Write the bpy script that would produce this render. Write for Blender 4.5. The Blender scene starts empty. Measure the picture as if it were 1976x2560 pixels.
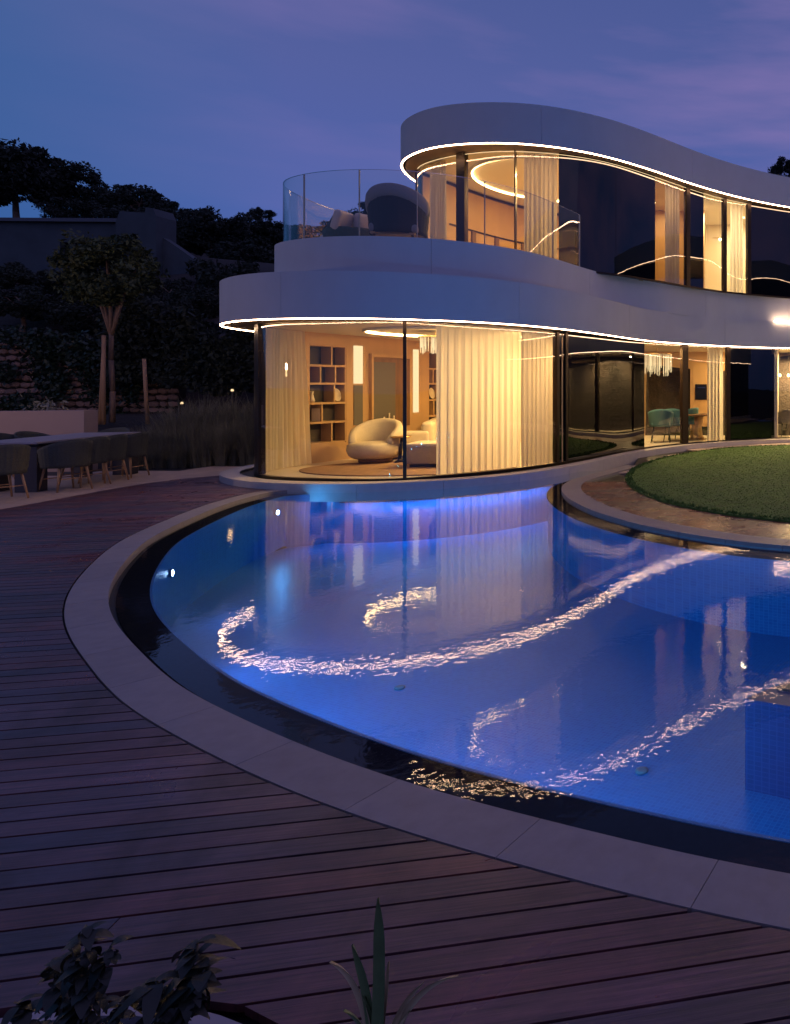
import bpy, bmesh, math, random
import numpy as np
from mathutils import Vector, Matrix
from mathutils.geometry import tessellate_polygon
R = math.radians; PI = math.pi
random.seed(4)
SC = bpy.context.scene
COL = SC.collection
# ------------------------------------------------------------------ camera
F, CX, HY, CZ = 1750.0, 1976.0, 961.0, 1.9
cd = bpy.data.cameras.new('camera'); cam = bpy.data.objects.new('camera', cd); COL.objects.link(cam)
cam.location = (0, 0, CZ); cam.rotation_euler = (R(90), 0, 0)
cd.sensor_fit = 'HORIZONTAL'; cd.sensor_width = 36; cd.lens = 36*F/1976
cd.shift_x = -0.5; cd.shift_y = -(1280-HY)/1976
cd.clip_start = 0.05; cd.clip_end = 2000
SC.camera = cam
# ------------------------------------------------------------------ sky
w = bpy.data.worlds.new('World'); SC.world = w; w.use_nodes = True
nt = w.node_tree; nt.nodes.clear()
def N(t, typ, **k):
    n = t.nodes.new(typ)
    for a, b in k.items():
        if a == 'inp':
            for i, v in b.items(): n.inputs[i].default_value = v
        else: setattr(n, a, b)
    return n
def ramp(t, fac, stops, interp='LINEAR'):
    n = t.nodes.new('ShaderNodeValToRGB'); n.color_ramp.interpolation = interp
    e = n.color_ramp.elements
    while len(e) < len(stops): e.new(0.5)
    for i, (p, c) in enumerate(stops): e[i].position = p; e[i].color = (*c, 1) if len(c) == 3 else c
    t.links.new(fac, n.inputs[0]); return n.outputs[0]
tc = N(nt, 'ShaderNodeTexCoord')
sep = N(nt, 'ShaderNodeSeparateXYZ'); nt.links.new(tc.outputs['Generated'], sep.inputs[0])
base = ramp(nt, sep.outputs['Z'], [(0.0, (.040, .090, .30)), (0.10, (.050, .112, .41)), (0.2, (.080, .128, .41)), (0.36, (.088, .118, .345)), (0.6, (.058, .090, .27))])
mp = N(nt, 'ShaderNodeMapping'); mp.inputs['Scale'].default_value = (1.0, 1.6, 6.0); mp.inputs['Rotation'].default_value = (0, R(9), 0)
nt.links.new(tc.outputs['Generated'], mp.inputs[0])
nz = N(nt, 'ShaderNodeTexNoise', inp={'Scale': 1.7, 'Detail': 6.0, 'Roughness': .52}); nt.links.new(mp.outputs[0], nz.inputs['Vector'])
cl = ramp(nt, nz.outputs[0], [(.38, (0, 0, 0)), (.68, (1, 1, 1))])
azr = N(nt, 'ShaderNodeMapRange', inp={1: -.75, 2: .1, 3: .12, 4: 1.0}); nt.links.new(sep.outputs['X'], azr.inputs[0])
elv = N(nt, 'ShaderNodeMapRange', inp={1: .08, 2: .3, 3: .25, 4: 1.0}); nt.links.new(sep.outputs['Z'], elv.inputs[0])
m1 = N(nt, 'ShaderNodeMath', operation='MULTIPLY'); nt.links.new(cl, m1.inputs[0]); nt.links.new(azr.outputs[0], m1.inputs[1])
m2 = N(nt, 'ShaderNodeMath', operation='MULTIPLY'); nt.links.new(m1.outputs[0], m2.inputs[0]); nt.links.new(elv.outputs[0], m2.inputs[1])
mx = N(nt, 'ShaderNodeMix', data_type='RGBA'); nt.links.new(m2.outputs[0], mx.inputs[0]); nt.links.new(base, mx.inputs[6]); mx.inputs[7].default_value = (.29, .20, .46, 1)
tealr = N(nt, 'ShaderNodeMapRange', inp={1: -.55, 2: -.78, 3: 0.0, 4: .75}); nt.links.new(sep.outputs['X'], tealr.inputs[0])
mx2 = N(nt, 'ShaderNodeMix', data_type='RGBA'); nt.links.new(tealr.outputs[0], mx2.inputs[0]); nt.links.new(mx.outputs[2], mx2.inputs[6]); mx2.inputs[7].default_value = (.022, .11, .29, 1)
bg = N(nt, 'ShaderNodeBackground', inp={1: 1.0}); nt.links.new(mx2.outputs[2], bg.inputs[0])
wo = N(nt, 'ShaderNodeOutputWorld'); nt.links.new(bg.outputs[0], wo.inputs[0])
sd = bpy.data.lights.new('dusk_sun', 'SUN'); sd.energy = 0.02; sd.angle = R(30); sd.color = (.6, .7, 1)
so = bpy.data.objects.new('dusk_sun', sd); COL.objects.link(so); so.rotation_euler = (R(70), 0, R(25))
SC.view_settings.view_transform = 'Standard'; SC.view_settings.look = 'None'; SC.view_settings.exposure = 0; SC.view_settings.gamma = 1
SC.cycles.max_bounces = 10; SC.cycles.transparent_max_bounces = 24; SC.cycles.glossy_bounces = 5; SC.cycles.diffuse_bounces = 4
SC.cycles.sample_clamp_indirect = 4.0; SC.cycles.caustics_reflective = False; SC.cycles.caustics_refractive = False

# ------------------------------------------------------------------ helpers
def px_of(x, y): return CX + F*x/y
def at(px, Y): return (px-CX)/F*Y
def zat(py, Y): return CZ-(py-HY)/F*Y
def tag(o, label=None, cat=None, group=None, kind=None):
    if label: o['label'] = label
    if cat: o['category'] = cat
    if group: o['group'] = group
    if kind: o['kind'] = kind
    return o
def empty(name, loc=(0, 0, 0), rz=0, **k):
    o = bpy.data.objects.new(name, None); COL.objects.link(o); o.location = loc; o.rotation_euler = (0, 0, rz); o.empty_display_size = .2
    return tag(o, **k)
def link(name, me, mat=None, parent=None, **k):
    if mat and not me.materials: me.materials.append(mat)
    o = bpy.data.objects.new(name, me); COL.objects.link(o)
    if parent: o.parent = parent
    return tag(o, **k)
def mesh(name, v, f, smooth=False):
    me = bpy.data.meshes.new(name); me.from_pydata(v, [], f); me.update()
    if smooth: me.polygons.foreach_set('use_smooth', [True]*len(me.polygons))
    return me
class MB:
    def __init__(s): s.v = []; s.f = []
    def add(s, v, f):
        n = len(s.v); s.v += [tuple(p) for p in v]; s.f += [tuple(i+n for i in q) for q in f]; return s
    def box(s, c, d, rz=0, taper=1.0):
        cx, cy, cz = c; a, b, h = d[0]/2, d[1]/2, d[2]/2; cs, sn = math.cos(rz), math.sin(rz); vv = []
        for zz, t in ((-h, taper), (h, 1)):
            for xx, yy in ((-a, -b), (a, -b), (a, b), (-a, b)):
                xx *= t; yy *= t
                vv.append((cx+xx*cs-yy*sn, cy+xx*sn+yy*cs, cz+zz))
        return s.add(vv, [(3, 2, 1, 0), (4, 5, 6, 7), (0, 1, 5, 4), (1, 2, 6, 5), (2, 3, 7, 6), (3, 0, 4, 7)])
    def tube(s, p0, p1, r0, r1=None, n=8):
        r1 = r0 if r1 is None else r1
        p0 = Vector(p0); p1 = Vector(p1); d = (p1-p0).normalized()
        a = d.orthogonal().normalized(); b = d.cross(a); vv = []
        for p, r in ((p0, r0), (p1, r1)):
            for i in range(n):
                t = 2*PI*i/n; vv.append(p+a*math.cos(t)*r+b*math.sin(t)*r)
        ff = [(i, (i+1) % n, n+(i+1) % n, n+i) for i in range(n)]
        ff += [tuple(range(n))[::-1], tuple(range(n, 2*n))]
        return s.add(vv, ff)
    def lathe(s, prof, c=(0, 0, 0), n=20, sx=1, sy=1):
        vv = []; ff = []
        for r, z in prof:
            for i in range(n):
                t = 2*PI*i/n; vv.append((c[0]+r*math.cos(t)*sx, c[1]+r*math.sin(t)*sy, c[2]+z))
        for k in range(len(prof)-1):
            for i in range(n):
                j = (i+1) % n; ff.append((k*n+i, k*n+j, (k+1)*n+j, (k+1)*n+i))
        ff.append(tuple(range(n))[::-1]); ff.append(tuple(range((len(prof)-1)*n, len(prof)*n)))
        return s.add(vv, ff)
    def me(s, name, smooth=False): return mesh(name, s.v, s.f, smooth)
    def obj(s, name, mat, parent=None, smooth=False, **k): return link(name, s.me(name, smooth), mat, parent, **k)
def poly(pts, z, up=True):
    tri = tessellate_polygon([[Vector((p[0], p[1], 0)) for p in pts]])
    v = [(p[0], p[1], z) for p in pts]; f = []
    for t in tri:
        a, b, c = (Vector(v[i]) for i in t)
        nz_ = (b-a).cross(c-a).z
        f.append(tuple(t) if (nz_ > 0) == up else tuple(t)[::-1])
    return v, f
def prism(pts, z0, z1):
    m = MB(); m.add(*poly(pts, z1, True)); m.add(*poly(pts, z0, False))
    n = len(pts); vv = [(p[0], p[1], z0) for p in pts]+[(p[0], p[1], z1) for p in pts]
    area = sum(pts[i][0]*pts[(i+1) % n][1]-pts[(i+1) % n][0]*pts[i][1] for i in range(n))
    ff = [(i, (i+1) % n, n+(i+1) % n, n+i) for i in range(n)]
    if area < 0: ff = [q[::-1] for q in ff]
    return m.add(vv, ff)
def vprism(pts, Y, th):       # polygon given as (x, z) at depth Y, extruded back by th
    n = len(pts); vv = [(p[0], Y, p[1]) for p in pts]+[(p[0], Y+th, p[1]) for p in pts]
    m = MB(); m.add(vv, [tuple(range(n)), tuple(range(n, 2*n))[::-1]]+[(i, n+i, n+(i+1) % n, (i+1) % n) for i in range(n)]); return m
class Curve:                  # smooth plan curve; outward normal is to the right of travel
    def __init__(s, pts, step=.12, smooth=True):
        P = [np.array(p, float) for p in pts]; out = []
        if smooth:
            Q = [2*P[0]-P[1]]+P+[2*P[-1]-P[-2]]
            for i in range(1, len(Q)-2):
                p0, p1, p2, p3 = Q[i-1:i+3]; n = max(2, int(np.linalg.norm(p2-p1)/step))
                for k in range(n):
                    t = k/n
                    out.append(.5*((2*p1)+(p2-p0)*t+(2*p0-5*p1+4*p2-p3)*t*t+(3*p1-p0-3*p2+p3)*t**3))
            out.append(P[-1])
            A = np.array(out)
            for _ in range(24):
                A[1:-1] = .25*A[:-2]+.5*A[1:-1]+.25*A[2:]
        else: A = np.array(P)
        s.P = A; s.S = np.r_[0, np.cumsum(np.linalg.norm(np.diff(A, axis=0), axis=1))]; s.L = s.S[-1]
        T = np.gradient(A, axis=0); T /= np.linalg.norm(T, axis=1)[:, None]; s.Nn = np.c_[T[:, 1], -T[:, 0]]
    def at(s, q, d=0.0):
        x = np.interp(q, s.S, s.P[:, 0]); y = np.interp(q, s.S, s.P[:, 1])
        nx = np.interp(q, s.S, s.Nn[:, 0]); ny = np.interp(q, s.S, s.Nn[:, 1]); l = math.hypot(nx, ny)
        return (x+nx/l*d, y+ny/l*d)
    def s_px(s, px):
        v = CX+F*s.P[:, 0]/s.P[:, 1]-px
        for i in range(len(v)-2, -1, -1):
            if v[i] <= 0 < v[i+1] or v[i+1] < 0 <= v[i] : return s.S[i]+(s.S[i+1]-s.S[i])*(-v[i])/(v[i+1]-v[i])
        return s.S[int(np.argmin(abs(v)))]
    def off(s, d, s0=0, s1=None, step=.15):
        s1 = s.L if s1 is None else s1; n = max(2, int((s1-s0)/step))
        return [s.at(s0+(s1-s0)*i/n, d) for i in range(n+1)]
def ribbon(c, s0, s1, d0, d1, z0, z1, step=.16, m=None):
    m = m or MB(); n = max(1, int(round((s1-s0)/step))); vv = []; ff = []
    for i in range(n+1):
        q = s0+(s1-s0)*i/n; a = c.at(q, d0); b = c.at(q, d1)
        vv += [(a[0], a[1], z0), (b[0], b[1], z0), (b[0], b[1], z1), (a[0], a[1], z1)]
    for i in range(n):
        k = 4*i
        for e in range(4): ff.append((k+e, k+4+e, k+4+(e+1) % 4, k+(e+1) % 4))
    ff += [(0, 1, 2, 3), (4*n+3, 4*n+2, 4*n+1, 4*n)]
    return m.add(vv, ff)
def fixn(me):
    bm = bmesh.new(); bm.from_mesh(me); bmesh.ops.recalc_face_normals(bm, faces=bm.faces); bm.to_mesh(me); bm.free()
def rib_obj(name, mat, parent, *a, smooth=False, **k):
    me = ribbon(*a).me(name); fixn(me)
    me.polygons.foreach_set('use_smooth', [True]*len(me.polygons)); me.set_sharp_from_angle(angle=R(35))
    return link(name, me, mat, parent, **k)
def rounded(dx, dy, dz, r=.05, seg=3, puff=0.0):
    bm = bmesh.new(); bmesh.ops.create_cube(bm, size=1); bmesh.ops.scale(bm, vec=(dx, dy, dz), verts=bm.verts)
    if puff:
        bmesh.ops.subdivide_edges(bm, edges=bm.edges, cuts=3, use_grid_fill=True)
        for v in bm.verts:
            q = (1-(2*v.co.x/dx)**2)*(1-(2*v.co.y/dy)**2); v.co.z += math.copysign(puff*q, v.co.z) if abs(v.co.z) > dz*.45 else 0
    else: bmesh.ops.bevel(bm, geom=bm.edges, offset=min(r, dx*.45, dy*.45, dz*.45), segments=seg, profile=.6, affect='EDGES')
    me = bpy.data.meshes.new('rounded'); bm.to_mesh(me); bm.free(); me.polygons.foreach_set('use_smooth', [True]*len(me.polygons)); return me
def swept(path, wd, z0, z1, n=12, e=.5):   # thick padded band along a plan path; wd, z0, z1 may be functions of t
    vv = []; ff = []; P = [Vector((p[0], p[1], 0)) for p in path]; L = len(P)
    for i, p in enumerate(P):
        t = i/(L-1); d = (P[min(i+1, L-1)]-P[max(i-1, 0)]).normalized(); nn = Vector((d.y, -d.x, 0))
        W = wd(t) if callable(wd) else wd; a = z0(t) if callable(z0) else z0; b = z1(t) if callable(z1) else z1
        for k in range(n):
            th = 2*PI*k/n; c_, s_ = math.cos(th), math.sin(th)
            x = math.copysign(abs(c_)**e, c_)*W/2; z = (a+b)/2+math.copysign(abs(s_)**e, s_)*(b-a)/2
            vv.append(p+nn*x+Vector((0, 0, z)))
    for i in range(L-1):
        for k in range(n): ff.append((i*n+k, i*n+(k+1) % n, (i+1)*n+(k+1) % n, (i+1)*n+k))
    ff += [tuple(range(n)), tuple(range((L-1)*n, L*n))[::-1]]
    me = mesh('swept', vv, ff, True); fixn(me); return me

# ------------------------------------------------------------------ materials
def mat(name, col, rough=.5, metal=0.0, spec=.5, noise=None, bump=None, rnd=0.0, coat=0):
    m = bpy.data.materials.new(name); m.use_nodes = True; t = m.node_tree; b = t.nodes['Principled BSDF']
    b.inputs['Base Color'].default_value = (*col, 1); b.inputs['Roughness'].default_value = rough; b.inputs['Metallic'].default_value = metal
    b.inputs['Specular IOR Level'].default_value = spec
    tcx = N(t, 'ShaderNodeTexCoord'); cur = None
    if noise:
        sc, amt = noise[0], noise[1]; st = noise[2] if len(noise) > 2 else (1, 1, 1)
        mpp = N(t, 'ShaderNodeMapping'); mpp.inputs['Scale'].default_value = st; t.links.new(tcx.outputs['Object'], mpp.inputs[0])
        n = N(t, 'ShaderNodeTexNoise', inp={'Scale': sc, 'Detail': 6.0, 'Roughness': .6}); t.links.new(mpp.outputs[0], n.inputs['Vector'])
        cur = ramp(t, n.outputs[0], [(.25, tuple(c*(1-amt) for c in col)), (.75, tuple(min(1, c*(1+amt)) for c in col))])
    if rnd:
        oi = N(t, 'ShaderNodeObjectInfo'); mr = N(t, 'ShaderNodeMapRange', inp={3: 1-rnd, 4: 1+rnd}); t.links.new(oi.outputs['Random'], mr.inputs[0])
        vm = N(t, 'ShaderNodeVectorMath', operation='SCALE'); t.links.new(mr.outputs[0], vm.inputs['Scale'])
        if cur: t.links.new(cur, vm.inputs[0])
        else: vm.inputs[0].default_value = col
        cur = vm.outputs[0]
    if cur: t.links.new(cur, b.inputs['Base Color'])
    if bump:
        n2 = N(t, 'ShaderNodeTexNoise', inp={'Scale': bump[0], 'Detail': 4.0}); t.links.new(tcx.outputs['Object'], n2.inputs['Vector'])
        bp = N(t, 'ShaderNodeBump', inp={'Strength': bump[1], 'Distance': bump[2] if len(bump) > 2 else .01}); t.links.new(n2.outputs[0], bp.inputs['Height']); t.links.new(bp.outputs[0], b.inputs['Normal'])
    if coat: b.inputs['Coat Weight'].default_value = coat
    return m
def emis(name, col, st):
    m = bpy.data.materials.new(name); m.use_nodes = True; t = m.node_tree; t.nodes.clear()
    e = N(t, 'ShaderNodeEmission', inp={0: (*col, 1), 1: st}); o = N(t, 'ShaderNodeOutputMaterial'); t.links.new(e.outputs[0], o.inputs[0]); return m
def glassy(name, tint, ior, rough=0.0, bumps=None, minf=0.0):
    m = bpy.data.materials.new(name); m.use_nodes = True; t = m.node_tree; t.nodes.clear()
    tr = N(t, 'ShaderNodeBsdfTransparent', inp={0: (*tint, 1)}); gl = N(t, 'ShaderNodeBsdfGlossy', inp={'Roughness': rough})
    fr = N(t, 'ShaderNodeFresnel', inp={'IOR': ior}); mxs = N(t, 'ShaderNodeMixShader'); o = N(t, 'ShaderNodeOutputMaterial')
    gb = N(t, 'ShaderNodeNewGeometry'); ib = N(t, 'ShaderNodeMix', data_type='FLOAT', inp={2: ior, 3: 1/ior}); t.links.new(gb.outputs['Backfacing'], ib.inputs[0]); t.links.new(ib.outputs[0], fr.inputs['IOR'])
    t.links.new(fr.outputs[0], mxs.inputs[0]); t.links.new(tr.outputs[0], mxs.inputs[1]); t.links.new(gl.outputs[0], mxs.inputs[2]); t.links.new(mxs.outputs[0], o.inputs[0])
    if bumps:
        g = N(t, 'ShaderNodeNewGeometry'); h = None
        for sc, amp, st in bumps:
            mpp = N(t, 'ShaderNodeMapping'); mpp.inputs['Scale'].default_value = st; t.links.new(g.outputs['Position'], mpp.inputs[0])
            n = N(t, 'ShaderNodeTexNoise', inp={'Scale': sc, 'Detail': 2.0, 'Roughness': .5}); t.links.new(mpp.outputs[0], n.inputs['Vector'])
            a = N(t, 'ShaderNodeMath', operation='MULTIPLY', inp={1: amp}); t.links.new(n.outputs[0], a.inputs[0])
            if h is None: h = a.outputs[0]
            else:
                ad = N(t, 'ShaderNodeMath', operation='ADD'); t.links.new(h, ad.inputs[0]); t.links.new(a.outputs[0], ad.inputs[1]); h = ad.outputs[0]
        bp = N(t, 'ShaderNodeBump', inp={'Strength': 1.0, 'Distance': 1.0}); t.links.new(h, bp.inputs['Height']); t.links.new(bp.outputs[0], gl.inputs['Normal'])
        if len(bumps) > 1: t.links.new(bp.outputs[0], fr.inputs['Normal'])
    return m
M = {}
M['render'] = mat('white_render', (.47, .49, .52), .6, noise=(1.6, .055, (1, 1, .6)), bump=(60, .25, .003))
M['stone'] = mat('pale_stone', (.235, .215, .215), .5, noise=(9, .12), bump=(40, .2, .002), rnd=.06)
M['plinth'] = mat('plinth_stone', (.52, .48, .42), .5, noise=(7, .08), bump=(40, .2, .002))
M['paver'] = mat('paver_stone', (.46, .36, .28), .4, noise=(4, .15), bump=(30, .2, .002), rnd=.10)
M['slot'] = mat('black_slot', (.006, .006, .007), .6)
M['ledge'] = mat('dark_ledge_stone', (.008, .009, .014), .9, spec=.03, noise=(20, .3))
M['blackglass'] = mat('black_mirror_glass', (.002, .002, .003), .0, spec=.62, bump=(1.1, .05, .02))
M['glass'] = glassy('clear_glass', (.96, .97, .95), 1.45)
M['water'] = glassy('pool_water', (.93, .97, 1.0), 1.39, bumps=[(9.5, .0009, (1, 1, 1)), (24, .00028, (1, 1, 1)), (1.1, .0006, (1, 1, 1))])
M['metal'] = mat('bronze_metal', (.035, .024, .018), .35, metal=.8)
M['led'] = emis('led_strip', (1.0, .62, .37), 32)
M['cove'] = emis('cove_light', (1.0, .66, .28), 24)
M['lamp'] = emis('warm_lamp', (1.0, .72, .36), 14)
M['poollamp'] = emis('pool_lamp', (.35, .6, 1.0), 60)
M['wallwood'] = mat('oak_panel', (.46, .29, .14), .45, noise=(2.5, .1, (1, 1, .1)))
M['darkwood'] = mat('walnut', (.16, .085, .04), .4, noise=(6, .3, (1, 1, .15)))
M['plaster'] = mat('warm_plaster', (.68, .58, .42), .7, noise=(2, .03))
M['ceil'] = mat('ceiling_plaster', (.70, .62, .48), .7)
M['soffit'] = mat('soffit_board', (.20, .13, .085), .7, noise=(2, .1))
M['ifloor'] = mat('interior_stone', (.66, .58, .46), .3, noise=(3, .06))
M['greypanel'] = mat('grey_panel', (.10, .095, .085), .5)
M['recess'] = mat('recess_dark', (.05, .04, .032), .6)
M['fabric'] = mat('cream_fabric', (.58, .50, .36), .9, noise=(30, .08), bump=(90, .4, .004))
M['taupe'] = mat('taupe_fabric', (.36, .28, .18), .9, noise=(30, .1))
M['rug'] = mat('brown_rug', (.26, .15, .075), .95, noise=(5, .2), bump=(120, .5, .004))
M['teal'] = mat('teal_fabric', (.05, .14, .16), .8, noise=(20, .1))
M['brass'] = mat('brass', (.55, .38, .16), .3, metal=1)
M['ceramic'] = mat('ceramic', (.7, .6, .45), .3)
M['black'] = mat('black_lacquer', (.012, .011, .01), .25)
M['rope'] = mat('dark_rope', (.060, .066, .054), .85, noise=(60, .35), bump=(140, .6, .004))
M['ropeblack'] = mat('black_rope', (.010, .010, .013), .8, noise=(60, .35), bump=(140, .6, .004))
M['cush'] = mat('grey_cushion', (.24, .21, .21), .9, noise=(30, .08), bump=(100, .3, .003))
M['teak'] = mat('teak', (.42, .24, .11), .5, noise=(14, .2, (1, 1, .2)))
M['tabletop'] = mat('grey_ceramic_top', (.30, .28, .30), .35, noise=(5, .08))
M['antra'] = mat('anthracite_metal', (.045, .04, .042), .5)
M['bark'] = mat('bark', (.20, .13, .085), .9, noise=(18, .35, (1, 1, .2)), bump=(30, .6, .01))
M['stake'] = mat('timber_stake', (.36, .22, .12), .8, noise=(12, .25, (1, 1, .1)))
M['soil'] = mat('dark_soil', (.022, .014, .011), .95, noise=(2, .5), bump=(12, .8, .05))
M['hill'] = mat('scrub_ground', (.02, .024, .016), 1, noise=(.6, .5))
M['leafdark'] = mat('dark_foliage', (.018, .027, .017), .8, noise=(.9, .5), rnd=.25)
M['leafyoung'] = mat('young_foliage', (.045, .062, .022), .7, noise=(1.6, .4))
M['ivy'] = mat('ivy_leaf', (.016, .034, .018), .55, noise=(2, .5))
M['reed'] = mat('reed_blade', (.15, .15, .10), .7, noise=(3, .35), rnd=.2)
M['darkleaf'] = mat('dark_leaf', (.013, .017, .011), .5, noise=(12, .5), bump=(60, .5, .003))
M['strap'] = mat('strap_leaf', (.11, .17, .07), .4, noise=(6, .3))
M['strapdry'] = mat('strap_leaf_dry', (.38, .30, .17), .5, noise=(6, .3))
M['stones'] = mat('rubble_stone', (.30, .19, .145), .9, noise=(3, .25), bump=(14, .6, .02), rnd=.25)
M['housewall'] = mat('weathered_wall', (.060, .076, .085), .9, noise=(.8, .25))
M['houseroof'] = mat('roof_coping', (.10, .11, .13), .8)
M['windowdark'] = mat('dark_window', (.01, .012, .018), .1)
M['pinkwall'] = mat('rendered_garden_wall', (.36, .27, .24), .8, noise=(2, .05))
M['gravel'] = mat('gravel_stone', (.16, .13, .12), .9, rnd=.4)
M['chrome'] = mat('chrome', (.7, .7, .7), .1, metal=1)
M['crystal'] = emis('crystal_glow', (1, .72, .38), 1.3)
M['tv'] = mat('screen_black', (.008, .008, .01), .15)
def mosaic(name, c1, c2, grout, sc, vert=False):
    m = bpy.data.materials.new(name); m.use_nodes = True; t = m.node_tree; b = t.nodes['Principled BSDF']; b.inputs['Roughness'].default_value = .35
    g = N(t, 'ShaderNodeNewGeometry'); br = N(t, 'ShaderNodeTexBrick', offset=0.0, inp={'Scale': 1.0, 'Mortar Size': .003, 'Brick Width': sc, 'Row Height': sc, 'Color1': (*c1, 1), 'Color2': (*c2, 1), 'Mortar': (*grout, 1), 'Bias': -.2})
    if vert:
        s_ = N(t, 'ShaderNodeSeparateXYZ'); t.links.new(g.outputs['Position'], s_.inputs[0])
        a = N(t, 'ShaderNodeMath', operation='ADD'); t.links.new(s_.outputs[0], a.inputs[0]); t.links.new(s_.outputs[1], a.inputs[1])
        c_ = N(t, 'ShaderNodeCombineXYZ'); t.links.new(a.outputs[0], c_.inputs[0]); t.links.new(s_.outputs[2], c_.inputs[1]); t.links.new(c_.outputs[0], br.inputs['Vector'])
    else:
        mpp = N(t, 'ShaderNodeMapping'); mpp.inputs['Rotation'].default_value = (0, 0, R(20)); t.links.new(g.outputs['Position'], mpp.inputs[0]); t.links.new(mpp.outputs[0], br.inputs['Vector'])
    t.links.new(br.outputs[0], b.inputs['Base Color']); return m
M['mosaic'] = mosaic('blue_mosaic', (.018, .19, .43), (.012, .14, .36), (.04, .24, .48), .036)
M['mosaicv'] = mosaic('blue_mosaic_wall', (.018, .19, .43), (.012, .14, .36), (.04, .24, .48), .036, True)
M['mosaicdark'] = mosaic('black_mosaic', (.010, .011, .016), (.016, .017, .024), (.03, .03, .04), .036)
def woodmat(name, c1, c2, rough, ang, wet=0.0):
    m = bpy.data.materials.new(name); m.use_nodes = True; t = m.node_tree; b = t.nodes['Principled BSDF']
    g = N(t, 'ShaderNodeNewGeometry'); mpp = N(t, 'ShaderNodeMapping'); mpp.inputs['Rotation'].default_value = (0, 0, -ang); t.links.new(g.outputs['Position'], mpp.inputs[0])
    oi = N(t, 'ShaderNodeObjectInfo')
    addv = N(t, 'ShaderNodeVectorMath', operation='ADD'); t.links.new(mpp.outputs[0], addv.inputs[0])
    cb = N(t, 'ShaderNodeCombineXYZ'); mr0 = N(t, 'ShaderNodeMath', operation='MULTIPLY', inp={1: 40.0}); t.links.new(oi.outputs['Random'], mr0.inputs[0]); t.links.new(mr0.outputs[0], cb.inputs[0]); t.links.new(cb.outputs[0], addv.inputs[1])
    m3 = N(t, 'ShaderNodeMapping'); m3.inputs['Scale'].default_value = (1.2, 34, 1); t.links.new(addv.outputs[0], m3.inputs[0])
    n = N(t, 'ShaderNodeTexNoise', inp={'Scale': 2.2, 'Detail': 8.0, 'Roughness': .65}); t.links.new(m3.outputs[0], n.inputs['Vector'])
    n2 = N(t, 'ShaderNodeTexNoise', inp={'Scale': 1.6, 'Detail': 5.0, 'Roughness': .6, 'Distortion': .6}); t.links.new(mpp.outputs[0], n2.inputs['Vector'])
    grain = ramp(t, n.outputs[0], [(.3, c1), (.72, c2)])
    stain = ramp(t, n2.outputs[0], [(.34, (.42, .42, .50)), (.5, (.95, .85, .85)), (.64, (1.35, 1.10, 1.05))])
    mul = N(t, 'ShaderNodeMix', data_type='RGBA', blend_type='MULTIPLY'); mul.inputs[0].default_value = .9; t.links.new(grain, mul.inputs[6]); t.links.new(stain, mul.inputs[7])
    cv = ramp(t, oi.outputs['Random'], [(0, (.42, .46, .66)), (.25, (.85, .82, .98)), (.5, (1.25, .70, .62)), (.75, (.68, .56, .58)), (1, (1.5, 1.2, 1.2))])
    mul2 = N(t, 'ShaderNodeMix', data_type='RGBA', blend_type='MULTIPLY'); mul2.inputs[0].default_value = 1; t.links.new(mul.outputs[2], mul2.inputs[6]); t.links.new(cv, mul2.inputs[7])
    t.links.new(mul2.outputs[2], b.inputs['Base Color'])
    rr = N(t, 'ShaderNodeMapRange', inp={1: .35, 2: .65, 3: rough+.12, 4: rough-.12}); t.links.new(n2.outputs[0], rr.inputs[0]); t.links.new(rr.outputs[0], b.inputs['Roughness'])
    bp = N(t, 'ShaderNodeBump', inp={'Strength': .5, 'Distance': .003}); t.links.new(n.outputs[0], bp.inputs['Height']); t.links.new(bp.outputs[0], b.inputs['Normal'])
    b.inputs['Specular IOR Level'].default_value = .5+wet
    return m
M['deck'] = woodmat('dark_decking', (.036, .020, .025), (.155, .090, .096), .37, R(11), .25)
M['wetdeck'] = woodmat('wet_decking', (.13, .07, .045), (.24, .14, .09), .26, R(4), .3)
def curtmat(name, col, tr, thru=.12):
    m = bpy.data.materials.new(name); m.use_nodes = True; t = m.node_tree; t.nodes.clear()
    d = N(t, 'ShaderNodeBsdfDiffuse', inp={0: (*col, 1)}); tl = N(t, 'ShaderNodeBsdfTranslucent', inp={0: (*col, 1)}); tp = N(t, 'ShaderNodeBsdfTransparent')
    a = N(t, 'ShaderNodeMixShader', inp={0: tr}); b = N(t, 'ShaderNodeMixShader', inp={0: thru}); o = N(t, 'ShaderNodeOutputMaterial')
    t.links.new(d.outputs[0], a.inputs[1]); t.links.new(tl.outputs[0], a.inputs[2]); t.links.new(a.outputs[0], b.inputs[1]); t.links.new(tp.outputs[0], b.inputs[2]); t.links.new(b.outputs[0], o.inputs[0]); return m
M['sheer'] = curtmat('sheer_curtain', (.90, .84, .68), .6, .0)
M['drape'] = curtmat('grey_drape', (.50, .44, .38), .45, .0)
grassm = mat('lawn_green', (.055, .135, .014), .9, noise=(5.5, .42), bump=(70, .7, .018)); M['lawn'] = grassm
M['blade'] = mat('grass_blade', (.060, .140, .016), .9, noise=(5.5, .42))

ORD = ['first', 'second', 'third', 'fourth', 'fifth', 'sixth', 'seventh', 'eighth', 'ninth', 'tenth', 'eleventh', 'twelfth']
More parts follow.
